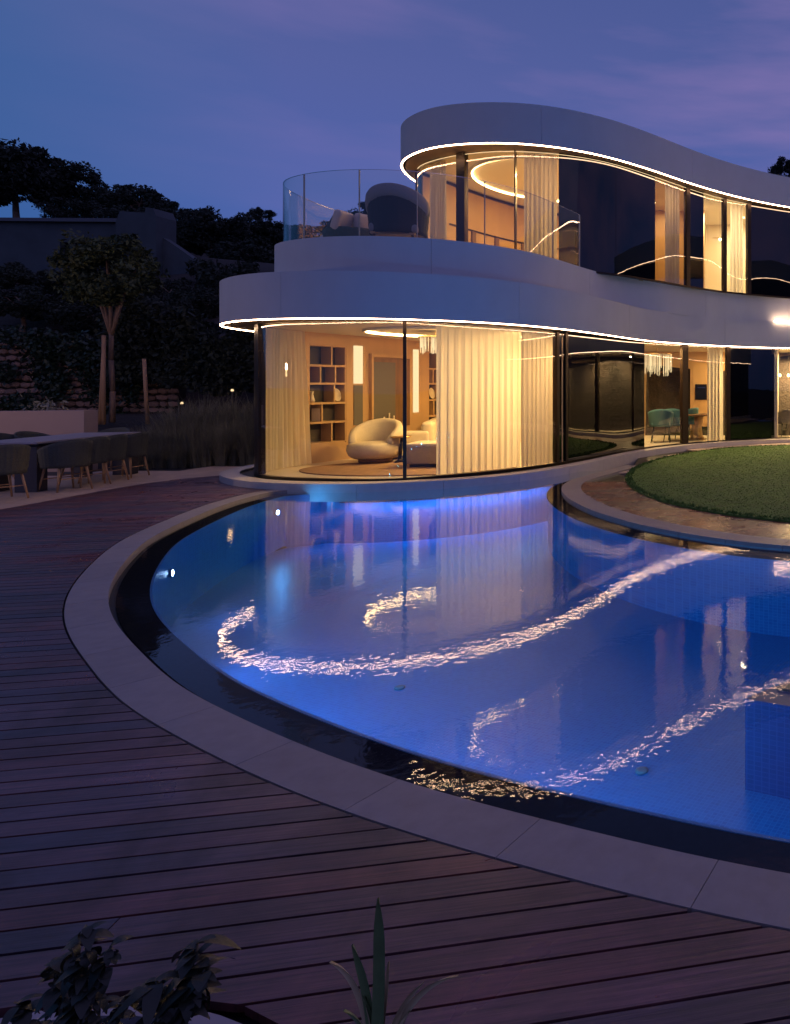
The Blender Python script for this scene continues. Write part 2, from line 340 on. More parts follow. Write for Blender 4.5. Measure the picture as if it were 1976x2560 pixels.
# ------------------------------------------------------------------ plan curves
RX = [(3.2, 25.2), (7, 24.8), (10.5, 23), (13.5, 19.8), (15.5, 15.5)]
def offs(pts, d): return pts
G_low = Curve([(-11.7, 21), (-12.1, 19), (-12.15, 17.6), (-12.0, 16.3), (-11.66, 15.3), (-11.3, 14.72), (-10.75, 14.3), (-10.2, 14.08), (-9.57, 13.93), (-8.48, 13.76), (-7.65, 13.9), (-7.0, 14.5), (-6.45, 15.1), (-5.95, 15.85), (-5.52, 16.8), (-5.1, 18.3), (-4.4, 20.6), (-3.3, 22.4), (-2.06, 23.6), (-.66, 24.5), (1, 25)]+RX)
E_low = Curve([(-12.4, 21), (-12.75, 19), (-12.85, 17.4), (-12.75, 16.4), (-12.5, 15.4), (-12.0, 14.68), (-11.1, 13.96), (-10.25, 13.55), (-9.33, 13.37), (-8.25, 13.35), (-7.49, 13.55), (-6.63, 13.95), (-6.0, 14.5), (-5.5, 15.25), (-5.08, 16.3), (-4.72, 17.7), (-4.15, 20.1), (-3.2, 21.9), (-2.0, 23.15), (-.6, 24.1), (1, 24.6)]+[(x, y-.4) for x, y in RX])
E_up = Curve([(-11.2, 20.5), (-11.7, 18.8), (-11.85, 17.4), (-11.75, 16.3), (-11.55, 15.6), (-11.2, 15.15), (-10.67, 14.83), (-9.92, 14.5), (-8.72, 14.33), (-7.73, 14.5), (-6.95, 14.9), (-6.35, 15.5), (-5.93, 16.2), (-5.62, 17.3), (-5.3, 18.7), (-4.9, 19.6), (-4.0, 20.6), (-2.85, 22.35), (-1.42, 23.65), (0, 24.5), (1.5, 25)]+[(x, y-.2) for x, y in RX])
E_roof = Curve([(-11.0, 24), (-11.3, 22), (-11.25, 20.7), (-10.95, 19.6), (-10.4, 18.85), (-9.68, 18.27), (-8.93, 17.88), (-7.93, 17.67), (-7.03, 17.67), (-6.2, 17.88), (-5.44, 18.3), (-4.73, 18.9), (-3.85, 20), (-2.88, 21.4), (-1.55, 22.9), (0, 24.1), (1.5, 24.8)]+[(x, y-.2) for x, y in RX])
G_up = Curve([(-10.6, 24), (-10.95, 22.3), (-10.95, 20.9), (-10.7, 19.95), (-10.2, 19.3), (-9.66, 18.93), (-8.8, 18.48), (-7.9, 18.22), (-7.2, 18.15), (-6.08, 18.4), (-5.4, 18.75), (-4.8, 19.25), (-3.96, 20.4), (-3.18, 21.6), (-2.2, 22.85), (-1.36, 23.5), (0, 24.45), (1.5, 25.1)]+[(x, y) for x, y in RX])
BACK = [(15.5, 30), (-9.6, 30)]
ZW = -.17; ZC = -.13; ZS = 3.16; Z1 = 4.07; Z2 = 4.95; ZR = 8.0; ZT = 9.03
# ------------------------------------------------------------------ terrain
def hgt(x, y):
    def ss(a, b, t): t = min(1, max(0, (t-a)/(b-a))); return t*t*(3-2*t)
    if -9.9 < x < 16 and 1.9 < y < 26: return -1.9
    if y < 17.6 or (x > -11.4 and y < 27): return -.34
    g = -.34+.5*ss(17.6, 19, y)+.75*ss(18.5, 21, y)
    if y > 24.4: g += 2.3*ss(24.4, 25.5, y)+6.0*ss(25, 42, y)+9*ss(42, 80, y)+.25*math.sin(x*.7)*math.sin(y*.5)
    if x > -11: g *= .8
    return g
xs = list(range(-90, 61, 2)); ys = list(range(-6, 31, 1))+list(range(32, 121, 4))
xs = sorted(set(list(range(-90, -30, 4))+list(range(-30, 18, 1))+list(range(18, 64, 4))))
vv = [(x, y, hgt(x, y)) for y in ys for x in xs]; nx = len(xs)
ff = [(j*nx+i, j*nx+i+1, (j+1)*nx+i+1, (j+1)*nx+i) for j in range(len(ys)-1) for i in range(nx-1)]
g = link('ground', mesh('ground', vv, ff, True), M['soil'], kind='structure')
far = MB(); far.add([(-900, -300, -2.2), (900, -300, -2.2), (900, 1200, -2.2), (-900, 1200, -2.2)], [(0, 1, 2, 3)]); far.obj('terrain', M['hill'], kind='structure')

# ------------------------------------------------------------------ pool
C_o = Curve([(-9.0, 14.2), (-9.6, 13.8), (-10.1, 13.4)]+[(at(p, 3552.5/(q-961)), 3552.5/(q-961)) for p, q in
      [(527, 1258), (408, 1303), (313, 1346), (257, 1384), (204, 1436), (171, 1484), (159, 1531), (168, 1577), (200, 1632), (290, 1742), (404, 1818), (574, 1908), (736, 1980), (900, 2041), (1091, 2102), (1283, 2156), (1474, 2209), (1627, 2248), (1976, 2323)]]
      +[(1.3, 2.36), (3.4, 2.4), (6, 3.0), (9, 4.8), (11.3, 7.5), (12.6, 11), (12.8, 14)], step=.08)
I_o = Curve([(-4.1, 17.5), (-4.35, 16.3), (-4.58, 15.2), (-4.62, 14.4), (-4.45, 13.6), (-4.0, 12.55), (-3.3, 11.4), (-2.65, 10.6), (-2.08, 10.02), (-1.46, 9.52), (-.77, 9.08), (0, 8.75), (2, 8.3), (5, 8.5), (8, 9.6), (11, 11.6), (13, 13.5)], step=.08)
# outward for C_o (right of travel) points into ... travel goes back->left->near->right, so right-hand side is the deck side
CW = .285; LW = .295
coping = empty('pool_coping', kind='structure')
nb = int(C_o.L/.92)
for i in range(nb):
    a, b = C_o.L*i/nb+.0018, C_o.L*(i+1)/nb-.0018
    rib_obj('coping_stone', M['stone'], coping, C_o, a, b, -CW, 0, ZC-.16, ZC, .12)
def side(c, d): return c.at(c.L*.5, d)
rib_obj('overflow_slot', M['slot'], coping, C_o, 0, C_o.L, -CW-.05, -CW+.02, ZC-.5, ZC-.09, .2)
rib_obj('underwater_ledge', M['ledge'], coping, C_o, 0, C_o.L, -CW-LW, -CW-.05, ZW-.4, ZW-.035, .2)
isl = empty('island_coping', kind='structure')
nb = int(I_o.L/.8)
for i in range(nb):
    a, b = I_o.L*i/nb+.003, I_o.L*(i+1)/nb-.003
    rib_obj('coping_stone', M['stone'], isl, I_o, a, b, -.36, 0, ZC-.16, ZC+.01, .12)
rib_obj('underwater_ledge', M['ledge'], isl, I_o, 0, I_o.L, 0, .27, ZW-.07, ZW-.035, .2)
rib_obj('island_wall', M['mosaicv'], isl, I_o, 0, I_o.L, .0, .25, -1.2, ZW-.071, .2)
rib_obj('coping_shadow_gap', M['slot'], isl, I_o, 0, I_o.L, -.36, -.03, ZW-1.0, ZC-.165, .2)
basin = empty('pool_basin', kind='structure')
me = ribbon(C_o, 0, C_o.L, -CW-LW-.02, -CW-LW+.002-.002, -1.2, ZW-.03, .2).me('pool_wall'); fixn(me); link('pool_wall', me, M['mosaicv'], basin)
wp = C_o.off(-CW-.04)+[(13, 16), (-4, 17), (-8.5, 15.5)]
fp = C_o.off(-CW-LW+.05)+[(13, 16), (-4, 17), (-8.5, 15.5)]
m = MB(); m.add(*poly(fp, -1.17)); m.obj('pool_floor', M['mosaic'], basin)
m = MB(); m.add(*poly(wp, ZW)); m.obj('pool_water', M['water'], kind='structure')
rib_obj('pool_wall', M['mosaicv'], basin, E_low, E_low.s_px(560), E_low.s_px(1440), -.22, -.16, -1.2, -.345, .2)
# submerged bench at the right
bn = MB(); bn.add([], [])
bp_ = [(-.34, 5.3), (.6, 4.95), (2.4, 4.6), (4.6, 5.2), (4.6, 7.2), (2.0, 7.2), (.9, 6.5)]
link('submerged_bench', prism(bp_, -1.2, -.48).me('bench'), mosaic('bench_mosaic', (.012, .05, .17), (.008, .04, .14), (.03, .07, .2), .036, True), basin)
link('bench_top', prism([(-.1, 5.45), (.7, 5.15), (2.4, 4.8), (4.4, 5.35), (4.4, 7.0), (2.1, 7.0), (1.05, 6.4)], -.48, -.462).me('bt'), M['mosaicdark'], basin)
# floor inlets
inl = None
for i, (p, q) in enumerate([(1605, 1923), (1000, 1716), (1955, 1566), (1010, 1290)]):
    Y = (CZ+1.15)*F/(q-HY); X = at(p, Y)
    m = MB().lathe([(.05, 0), (.05, .012), (.035, .02), (.012, .016)], n=16)
    o = m.obj('floor_inlet', M['cush'], None, True)
    o.location = (X, Y, -1.168)
    tag(o, ['white round inlet on the pool floor nearest the submerged bench', 'small white inlet on the blue pool floor below the loop of light', 'white inlet on the pool floor at the right border of the photo', 'inlet on the pool floor close under the living room glass'][i], 'pool inlet', 'round inlets set in the pool floor')
# pool lights
def light(name, typ, loc, energy, col, parent=None, rot=None, **k):
    l = bpy.data.lights.new(name, typ); l.energy = energy; l.color = col
    for a, b in k.items(): setattr(l, a, b)
    o = bpy.data.objects.new(name, l); COL.objects.link(o); o.location = loc
    if rot is not None: o.rotation_euler = rot
    if parent: o.parent = parent
    return o
def aim(d): return Vector(d).to_track_quat('-Z', 'Y').to_euler()
BLUE = (.03, .36, 1.0)
lampspec = [(C_o.s_px, 0)]
PL = []
def on_co(px_, py_):           # position along the outer curve nearest to an image point (water plane)
    Y = (CZ+.45)*F/(py_-HY); X = at(px_, Y)
    d = np.hypot(C_o.P[:, 0]-X, C_o.P[:, 1]-Y); return C_o.S[int(np.argmin(d))]
lab = ['glowing pool light at the far left end, upper of the two seen', 'glowing pool light on the left curve of the pool, lower of the two seen']
for i, (a, b) in enumerate([(570, 1283), (370, 1438)]): PL.append((on_co(a, b), lab[i]))
s0 = PL[1][0]
for k, dd in enumerate([2.6, 4.4, 6.2, 8.0, 9.8, 11.6, 14.0, 16.5, 19.0, 21.5]): PL.append((s0+dd, None))  # assumed lamps below the near rim, facing away and out of view
def pool_light(pos, nrm, label, power, spread, group='round underwater pool lights'):
    e = empty('pool_light', (pos[0], pos[1], -.46), math.atan2(nrm[1], nrm[0]))
    rot = Matrix.Rotation(R(90), 4, 'Y')
    for nm, prof, mt in (('bezel', [(.055, 0), (.055, .015), (.042, .02)], 'chrome'), ('lens', [(.04, .018), (.036, .026), (.015, .032)], 'poollamp')):
        me_ = MB().lathe(prof, n=16).me(nm, True); me_.transform(rot); link(nm, me_, M[mt], e)
    d = Vector((nrm[0], nrm[1], 0))
    light('pool_lamp', 'SPOT', (pos[0]+d.x*.06, pos[1]+d.y*.06, -.46), power, BLUE, None, aim((d.x, d.y, 0)), spot_size=R(spread), spot_blend=.8, shadow_soft_size=.04)
    return tag(e, label, 'pool light', group)
for i, (s_, lb) in enumerate(PL):
    if s_ > C_o.L: continue
    p = C_o.at(s_, -CW-LW-.03); q = C_o.at(s_, -CW-LW-1.0); n_ = (q[0]-p[0], q[1]-p[1])
    pool_light(p, n_, lb or ORD[i-2]+' assumed underwater pool light from the left below the near rim of the pool', 30 if i < 2 else (14 if -1.6 < p[0] < 3.2 else 105 if i < 8 else 215), 165)
for i_, p_ in enumerate((920, 1010, 1100, 1190, 1270, 1345)):  # assumed lamps hidden under the plinth, added to light the pool blue
    q = E_low.s_px(p_); a = E_low.at(q, -.04); b = E_low.at(q, -.5); e = empty('pool_light', (a[0], a[1], -.352), math.atan2(a[1]-b[1], a[0]-b[0])); tag(e, ORD[i_]+' assumed downward pool light from the left tucked under the overhanging plinth of the living room', 'pool light', 'assumed pool lights under the plinth')
    MB().box((0, 0, 0), (.06, 1.0, .012)).obj('housing', M['chrome'], e)
    light('pool_lamp', 'AREA', (a[0], a[1], -.375), 8, BLUE, None, (0, 0, math.atan2(a[1]-b[1], a[0]-b[0])), shape='RECTANGLE', size=.05, size_y=.98)

# ------------------------------------------------------------------ decking: rows of planks clipped to plan polygons
def crossings(pg, n0, ang):
    c_, s_ = math.cos(ang), math.sin(ang); out = []; L = len(pg)
    for i in range(L):
        a, b = pg[i], pg[(i+1) % L]
        na, nb_ = -a[0]*s_+a[1]*c_-n0, -b[0]*s_+b[1]*c_-n0
        if (na > 0) != (nb_ > 0):
            t = na/(na-nb_); x = a[0]+(b[0]-a[0])*t; y = a[1]+(b[1]-a[1])*t; out.append(x*c_+y*s_)
    return sorted(out)
def plank_rows(parent, pg, holes, ang, pitch, n0, n1, z, matn, gap=.007, joints=True, maxn=290):
    k = 0; nn = n0; c_, s_ = math.cos(ang), math.sin(ang)
    rest = MB(); rng = random.Random(7)
    def iv(n_):
        A = crossings(pg, n_, ang); I = [[A[i], A[i+1]] for i in range(0, len(A)-1, 2)]
        for h in holes:
            B = crossings(h, n_, ang)
            for j in range(0, len(B)-1, 2):
                J = []
                for a, b in I:
                    if B[j] >= b or B[j+1] <= a: J.append([a, b]); continue
                    if B[j] > a: J.append([a, B[j]])
                    if B[j+1] < b: J.append([B[j+1], b])
                I = J
        return [q for q in I if q[1]-q[0] > .05]
    while nn < n1:
        lo, hi = nn+gap/2, nn+pitch-gap/2
        A, B = iv(lo), iv(hi)
        if len(A) != len(B) or any(abs(u[0]-v_[0]) > .45 or abs(u[1]-v_[1]) > .45 for u, v_ in zip(A, B)):
            mm = MB(); K = 10
            for q in range(K):
                l_, h_ = lo+(hi-lo)*q/K, lo+(hi-lo)*(q+1)/K
                a_, b_ = iv(l_+1e-5), iv(h_-1e-5)
                if len(a_) != len(b_): a_ = b_ = iv((l_+h_)/2)
                for (a0, a1), (b0, b1) in zip(a_, b_):
                    P = [(u*c_-v*s_, u*s_+v*c_) for u, v in [(a0, l_), (a1, l_), (b1, h_), (b0, h_)]]; t_ = prism(P, z-.03, z); mm.add(t_.v, t_.f)
            if mm.v: mm.obj('plank', matn, parent)
            nn += pitch; k += 1; continue
        for (a0, a1), (b0, b1) in zip(A, B):
            cuts = [0, 1]
            if joints:
                L = max(a1-a0, b1-b0); x = -9+(rng.random()*3)
                cs = []
                while x < 12:
                    t = (x-a0)/max(.01, (a1-a0))
                    if .08 < t < .92: cs.append(t)
                    x += 3.4+rng.random()*1.6
                cuts = [0]+cs+[1] if rng.random() < .6 else [0, 1]
            for t0, t1 in zip(cuts[:-1], cuts[1:]):
                g0 = 0 if t0 == 0 else .002; 
                q = [(a0+(a1-a0)*t0+g0, lo), (a0+(a1-a0)*t1-g0, lo), (b0+(b1-b0)*t1-g0, hi), (b0+(b1-b0)*t0+g0, hi)]
                if t0 > 0: q[3] = (q[0][0], hi)
                if t1 < 1: q[2] = (q[1][0], hi)
                P = [(u*c_-v*s_, u*s_+v*c_) for u, v in q]; dz = rng.uniform(-.0012, .0012)
                m_ = prism(P, z-.03, z+dz)
                k += 1
                if k <= maxn: m_.obj('plank', matn, parent)
                else: rest.add(m_.v, m_.f)
        nn += pitch
    if rest.v: rest.obj('plank_rows', matn, parent, kind='stuff')
deck = empty('wooden_deck', kind='structure')
terr_edge = Curve([(-13.5, 4), (-13.0, 8), (-12.8, 10.0), (-12.8, 11.3), (-13.0, 12.6), (-13.25, 13.9), (-13.2, 15.1), (-12.7, 15.8), (-11.5, 16.4)], step=.2)
dpoly = [(9.5, .9), (9.5, 3.4)]
co = C_o.off(.012)
co = [p for p in co if p[0] < 9.0]
dpoly = co[::-1] ; 
dpoly = [(9.2, -.5)]+co[::-1]+[(-9.2, 14.4), (-11.0, 16.0)]+terr_edge.off(0)[::-1]+[(-13.5, -.5)]
planter = [(-2.15+1.28*math.cos(t*2*PI/64), 1.06+1.28*math.sin(t*2*PI/64)) for t in range(64)]
plank_rows(deck, dpoly, [planter], R(11), .129, 1.3, 18.0, ZC, M['deck'], gap=.0125)
m = MB(); m.add(*poly([(9.2, -.5)]+C_o.off(-.02)[::-1]+[(-9.2, 14.4), (-11.0, 16.0)]+terr_edge.off(0)[::-1]+[(-13.5, -.5)], ZC-.06)); m.obj('deck_underlay', M['slot'], deck)
# planter in the near corner
plb = empty('planter_bed', kind='structure')
ring = Curve([(-2.15+1.27*math.cos(t), 1.06+1.27*math.sin(t)) for t in [2*PI*i/40 for i in range(41)]], step=.1)
rib_obj('planter_edging', mat('edging', (.30, .27, .30), .5), plb, ring, 0, ring.L, -.045, .0, ZC-.05, ZC+.012, .1)
link('planter_soil', prism([(-2.15+1.225*math.cos(t*2*PI/48), 1.06+1.225*math.sin(t*2*PI/48)) for t in range(48)], ZC-.05, ZC-.02).me('s'), M['soil'], plb)
# terrace pavers at the left
terr = empty('stone_terrace', kind='structure')
m = MB(); m.add(*poly([(-24, 6), (-11, 6), (-11.0, 17.4), (-12.0, 18.3), (-13.5, 17.9), (-16.5, 16.6), (-24, 15.6)], ZC-.03)); m.obj('terrace_bedding', M['slot'], terr)
rng = random.Random(3)
pm = {}
for ix in range(0, 14):
    for iy in range(0, 13):
        x0 = -23.4+ix*.9; y0 = 6.6+iy*.9
        xc, yc = x0+.45, y0+.45
        if x0 > -11.4: continue
        if yc > 15.9+max(0, (xc+17)*.42) : continue
        j = int(np.argmin(abs(terr_edge.P[:, 1]-yc)))
        if yc < 15.6 and xc-.45 > terr_edge.P[j, 0]+.1: continue
        if math.hypot(xc+11.9, yc-15.4) < .6: continue
        m = MB().box((xc, yc, ZC-.02), (.893, .893, .03)); m.obj('paver', M['paver'], terr)

# ------------------------------------------------------------------ island: lawn, paving, deck
lawnC = [(at(p, 3552/(q-961)), 3552/(q-961)) for p, q in [(1976, 1114), (1827, 1119), (1707, 1135), (1622, 1155), (1571, 1176), (1557, 1198), (1571, 1223.6), (1622, 1251), (1707, 1275), (1810, 1292), (1976, 1312)]]
lawnp = Curve([(8, 21.5), (4, 23.2), (2, 23.4)]+lawnC+[(3, 9.7), (7, 11), (9.6, 14), (9.8, 18), (8, 21.5)], step=.3)
LP = [tuple(p) for p in lawnp.P]
island_poly = I_o.off(-.2)+[(15, 20), (13, 24), (5, 26), (-1, 25.5), (-4.5, 21)]
link('island_base', prism(island_poly, -1.3, ZC-.05).me('ib'), M['slot'], kind='structure')
pav = empty('stone_path', kind='structure')
s_a = E_low.s_px(1440); s_b = E_low.L-1
ns = int((s_b-s_a)/.62)
for i in range(ns):
    for j in range(4):
        a, b = s_a+(s_b-s_a)*i/ns, s_a+(s_b-s_a)*(i+1)/ns
        p = E_low.at(.5*(a+b), .02+j*.56+.28)
        if j > 0 and (px_of(*p) < 1400): continue
        # outside the island coping
        d = np.hypot(I_o.P[:, 0]-p[0], I_o.P[:, 1]-p[1]); k = int(np.argmin(d))
        if np.dot(np.array(p)-I_o.P[k], I_o.Nn[k]) > -.3: continue
        rib_obj('paver', M['paver'], pav, E_low, a+.003, b-.003, .02+j*.56+.003, .02+(j+1)*.56-.003, ZC-.03, ZC-.001-(.002 if j % 2 else 0), .3)
wd = empty('wet_wooden_deck', kind='structure')
wpoly = I_o.off(-.37)+[(13, 16), (9, 22), (2.5, 14.8), (-3.0, 14.6)]
wpoly = [p for p in I_o.off(-.37) if p[1] < 14.6 and p[0] < 11.5]+[(11.5, 14.0), (-3.2, 14.6)]
plank_rows(wd, wpoly, [], R(4), .13, 7.4, 14.9, ZC+.004, M['wetdeck'], joints=False, maxn=120)
lawn = link('lawn', prism(LP, ZC-.05, ZC+.03).me('lawn'), M['lawn'], kind='structure')
# lawn blades
def inside(P, x, y):
    c = False; n = len(P); j = n-1
    for i in range(n):
        if (P[i][1] > y) != (P[j][1] > y) and x < (P[j][0]-P[i][0])*(y-P[i][1])/(P[j][1]-P[i][1])+P[i][0]: c = not c
        j = i
    return c
rs = np.random.RandomState(2)
bx = rs.uniform(-5.2, 3.5, 150000); by = 9.6+14*rs.uniform(0, 1, 150000)**1.25
PP = np.array(LP); ins = np.zeros(len(bx), bool); j = len(PP)-1
for i in range(len(PP)):
    cnd = (PP[i, 1] > by) != (PP[j, 1] > by)
    dy_ = PP[j, 1]-PP[i, 1]; dy_ = dy_ if abs(dy_) > 1e-9 else 1e-9
    xi = (PP[j, 0]-PP[i, 0])*(by-PP[i, 1])/dy_+PP[i, 0]
    ins ^= cnd & (bx < xi); j = i
dmin = np.full(len(bx), 9.0)
for q in PP: dmin = np.minimum(dmin, np.hypot(bx-q[0], by-q[1]))
ins &= (dmin < .16) | (rs.uniform(0, 1, len(bx)) < .45)
ins0 = ins.copy(); bx = bx[ins]; by = by[ins]; nb_ = len(bx)
def blades(bx, by, bz, h, wdt, lean, rs, name):
    n = len(bx); th = rs.uniform(0, 2*PI, n); ln = rs.uniform(0, lean, n)*h; la = rs.uniform(0, 2*PI, n)
    V = np.zeros((n, 3, 3)); V[:, 0] = np.c_[bx-np.cos(th)*wdt, by-np.sin(th)*wdt, bz]; V[:, 1] = np.c_[bx+np.cos(th)*wdt, by+np.sin(th)*wdt, bz]
    V[:, 2] = np.c_[bx+np.cos(la)*ln, by+np.sin(la)*ln, bz+h]
    me = bpy.data.meshes.new(name); me.from_pydata(V.reshape(-1, 3).tolist(), [], np.arange(3*n).reshape(-1, 3).tolist()); me.update(); return me
link('grass', blades(bx, by, np.full(nb_, ZC+.028), np.where(dmin[ins0] < .16, rs.uniform(.015, .055, nb_), rs.uniform(.004, .016, nb_)), .011, 1.2, rs, 'grass'), M['blade'], kind='stuff')

# ------------------------------------------------------------------ house
H = empty('house', (0, 0, 0)); tag(H, 'white modern two storey house with curved bands, glowing windows and light lines under its roofs', 'house')
def polyobj(name, pts, z0, z1, mt, parent=H, **k):
    return link(name, prism(pts, z0, z1).me(name), mt, parent, **k)
BK = [(15.5, 30.5), (-9.5, 30.5), (-11.2, 26)]
# plinth rim, trough, interior floor
np_ = int(E_low.L/1.5)
for i in range(np_): rib_obj('plinth_stone', M['plinth'], H, E_low, E_low.L*i/np_+.002, E_low.L*(i+1)/np_-.002, -.34, 0, -.34, 0)
rib_obj('plinth_base', M['plinth'], H, E_low, 0, E_low.L, -.30, -.22, -1.3, -.345, .2)
polyobj('plinth_trough', E_low.off(-.30)+BK, -1.25, -.06, M['slot'])
polyobj('ground_floor', G_low.off(-.03)+[(15, 30), (-9, 30)], -.055, .0, M['ifloor'])
# lower slab
polyobj('first_floor_slab', E_low.off(-.10)+BK, 3.42, Z1-.03, M['render'])
polyobj('soffit', E_low.off(-.06)+BK, ZS+.012, ZS+.03, M['soffit'])
def panels(name, c, s0, s1, d0, d1, z0, z1, ln, mt, **k):
    n = max(1, int(round((s1-s0)/ln)))
    for i in range(n): rib_obj(name, mt, H, c, s0+(s1-s0)*i/n+.0025, s0+(s1-s0)*(i+1)/n-.0025, d0, d1, z0, z1, **k)
panels('fascia_panel', E_low, 0, E_low.L, -.10, 0, ZS+.012, Z1, 4.6, M['render'])
rib_obj('light_strip', M['led'], H, E_low, 0, E_low.L, -.026, -.006, ZS-.008, ZS+.010, .1)
polyobj('terrace_floor', E_up.off(-.10)+BK, Z1-.02, Z2-.05, M['ifloor'])
panels('parapet_panel', E_up, 0, E_up.L, -.10, 0, Z1-.02, Z2, 4.6, M['render'])
polyobj('room_ceiling', G_low.off(-.08)+[(15, 30), (-9, 30), (-11, 26)], ZS-.004, ZS+.008, M['ceil'])
# short light ledge at the right end of the lower band
rib_obj('light_strip', M['led'], H, E_low, E_low.s_px(1936), E_low.L-3, .015, .08, Z1+.005, Z1+.035, .2)
# roof
panels('roof_panel', E_roof, 0, E_roof.L, -.12, 0, ZR+.012, ZT, 5.2, M['render'])
polyobj('roof', E_roof.off(-.11)+BK, ZR+.3, ZT-.04, M['render'])
polyobj('soffit', E_roof.off(-.06)+BK, ZR+.012, ZR+.03, M['soffit'])
polyobj('room_ceiling', G_up.off(-.08)+[(15, 30), (-9, 30), (-10.4, 26)], ZR-.004, ZR+.008, M['ceil'])
rib_obj('light_strip', M['led'], H, E_roof, 0, E_roof.L, -.032, -.006, ZR-.010, ZR+.010, .1)
rib_obj('light_strip', M['crystal'], H, G_up, G_up.s_px(1045), G_up.s_px(1878), .004, .012, ZR-.05, ZR-.04, .1)
# back wall of the whole house
polyobj('rear_wall', [(-9.6, 30.0), (15.5, 30.0), (15.5, 30.4), (-9.6, 30.4)], 0, ZR, M['render'])
rib_obj('rear_wall', M['render'], H, Curve([(-9.6, 30.2), (-10.8, 27), (-11.5, 24), (-11.7, 21)], step=.3), 0, 11.5, -.1, .1, 0, ZS, .4)
# windows: (px0, px1, kind)
def glazing(c, spans, z0, z1):
    for a, b, kind in spans:
        s0 = c.s_px(a) if a is not None else 0; s1 = c.s_px(b) if b < 5000 else c.L
        if kind == 'clear': o = rib_obj('window_pane', M['glass'], H, c, s0, s1, -.012, .0, z0, z1, .12); 
        elif kind == 'black': o = rib_obj('black_glass_panel', M['blackglass'], H, c, s0+.004, s1-.004, -.03, .0, z0, z1, .05)
        elif kind == 'mull': o = rib_obj('mullion', M['metal'], H, c, s0, s1, -.10, .03, z0, z1, .1)
lowspans = [(None, 632, 'black'), (632, 650, 'mull'), (650, 1008, 'clear'), (1008, 1017, 'mull'), (1017, 1391, 'clear'), (1391, 1397, 'mull'), (1397, 1413, 'black'), (1413, 1419, 'mull'), (1419, 1612, 'black'), (1612, 1706, 'clear'), (1706, 1720, 'mull'), (1720, 1817, 'clear'), (1817, 1826, 'mull'), (1826, 1930, 'black'), (1930, 2110, 'clear'), (2110, 2120, 'mull'), (2120, 2300, 'clear'), (2300, 2420, 'black'), (2420, 2700, 'clear'), (2700, 9999, 'black')]
glazing(G_low, lowspans, .035, ZS)
rib_obj('sill_track', M['metal'], H, G_low, 0, G_low.L, -.06, .035, -.03, .035, .15)
upspans = [(None, 1024, 'black'), (1024, 1041, 'mull'), (1041, 1143, 'clear'), (1143, 1164, 'mull'), (1164, 1287, 'clear'), (1287, 1290, 'mull'), (1290, 1397, 'clear'), (1397, 1540.5, 'black'), (1540.5, 1639, 'black'), (1639, 1716, 'clear'), (1716, 1725, 'mull'), (1725, 1760, 'black'), (1760, 1809, 'clear'), (1809, 1817, 'mull'), (1817, 1869, 'clear'), (1869, 1878, 'mull'), (1878, 1992, 'black'), (1992, 2200, 'clear'), (2200, 2420, 'black'), (2420, 2700, 'clear'), (2700, 9999, 'black')]
glazing(G_up, upspans, Z2-.03, ZR)
rib_obj('sill_track', M['metal'], H, G_up, 0, G_up.L, -.06, .03, Z2-.05, Z2-.0, .15)
# interior walls (ground floor)
LWc = Curve([(-11.62, 15.9), (-11.5, 16.8), (-11.2, 18), (-10.85, 19.5), (-10.3, 21.3), (-9.2, 22.9), (-7.4, 23.5), (-5.9, 22.5), (-5.25, 20.5), (-5.35, 18.5), (-5.62, 16.9)], step=.15)
def wall_s(px):
    v = CX+F*LWc.P[:, 0]/LWc.P[:, 1]-px
    for i in range(len(v)-1):
        if v[i] <= 0 < v[i+1]: return LWc.S[i]+(LWc.S[i+1]-LWc.S[i])*(-v[i])/(v[i+1]-v[i])
    return LWc.L*.5
wA, wB, wC, wD = [wall_s(p) for p in (773, 866, 1072, 1112)]
for a, b in ((0, wA), (wB, wC), (wD, LWc.L)): rib_obj('interior_wall', M['wallwood'], H, LWc, a, b, -.12, 0, 0, ZS, .2)
for a, b in ((wA, wB), (wC, wD)):
    rib_obj('interior_wall', M['wallwood'], H, LWc, a, b, -.12, 0, 2.885, ZS, .2); rib_obj('wall_back', M['wallwood'], H, LWc, a, b, -.45, -.40, 0, ZS, .2)
def wallbox(name, p0, p1, z0, z1, mt, th=.12, parent=H):
    c = Curve([p0, p1], smooth=False); return rib_obj(name, mt, parent, c, 0, c.L, -th/2, th/2, z0, z1, 10)
wallbox('interior_wall', (-4.75, 20.4), (-5.6, 27.2), 0, ZS, M['wallwood'])
wallbox('interior_wall', (-5.6, 27.0), (-1.0, 27.0), 0, ZS, M['wallwood'])
wallbox('interior_wall', (-1.35, 24.35), (-1.1, 27.0), 0, ZS, M['plaster'])
wallbox('interior_wall', (-.5, 24.9), (-.5, 28.5), 0, ZS, M['plaster'])
wallbox('interior_wall', (-.5, 28.5), (14.5, 28.5), 0, ZS, M['wallwood'])
# first floor rooms
UWc = Curve([(-10.55, 20.1), (-10.3, 20.8), (-10.1, 21.6), (-9.7, 22.8), (-9.1, 24), (-7.6, 25.4), (-5.8, 25.2), (-4.9, 23), (-4.9, 21), (-5.35, 19.3)], step=.15)
rib_obj('interior_wall', M['wallwood'], H, UWc, 0, UWc.L, -.12, 0, Z2-.05, ZR, .2)
rib_obj('wall_track', M['metal'], H, UWc, 0, UWc.L, .0, .05, ZR-.10, ZR-.03, .2)
rib_obj('low_cabinet', M['darkwood'], H, UWc, 1.2, 6.6, .0, .45, Z2-.05, Z2+.62, .2)
rib_obj('picture_rail', M['metal'], H, UWc, 1.0, 6.6, .0, .03, Z2+1.75, Z2+1.80, .2)
for q in (1.9, 2.9, 4.0, 5.0, 6.0): rib_obj('wardrobe_divider', M['darkwood'], H, UWc, q, q+.16, .0, .06, Z2+.62, Z2+1.75, .1)
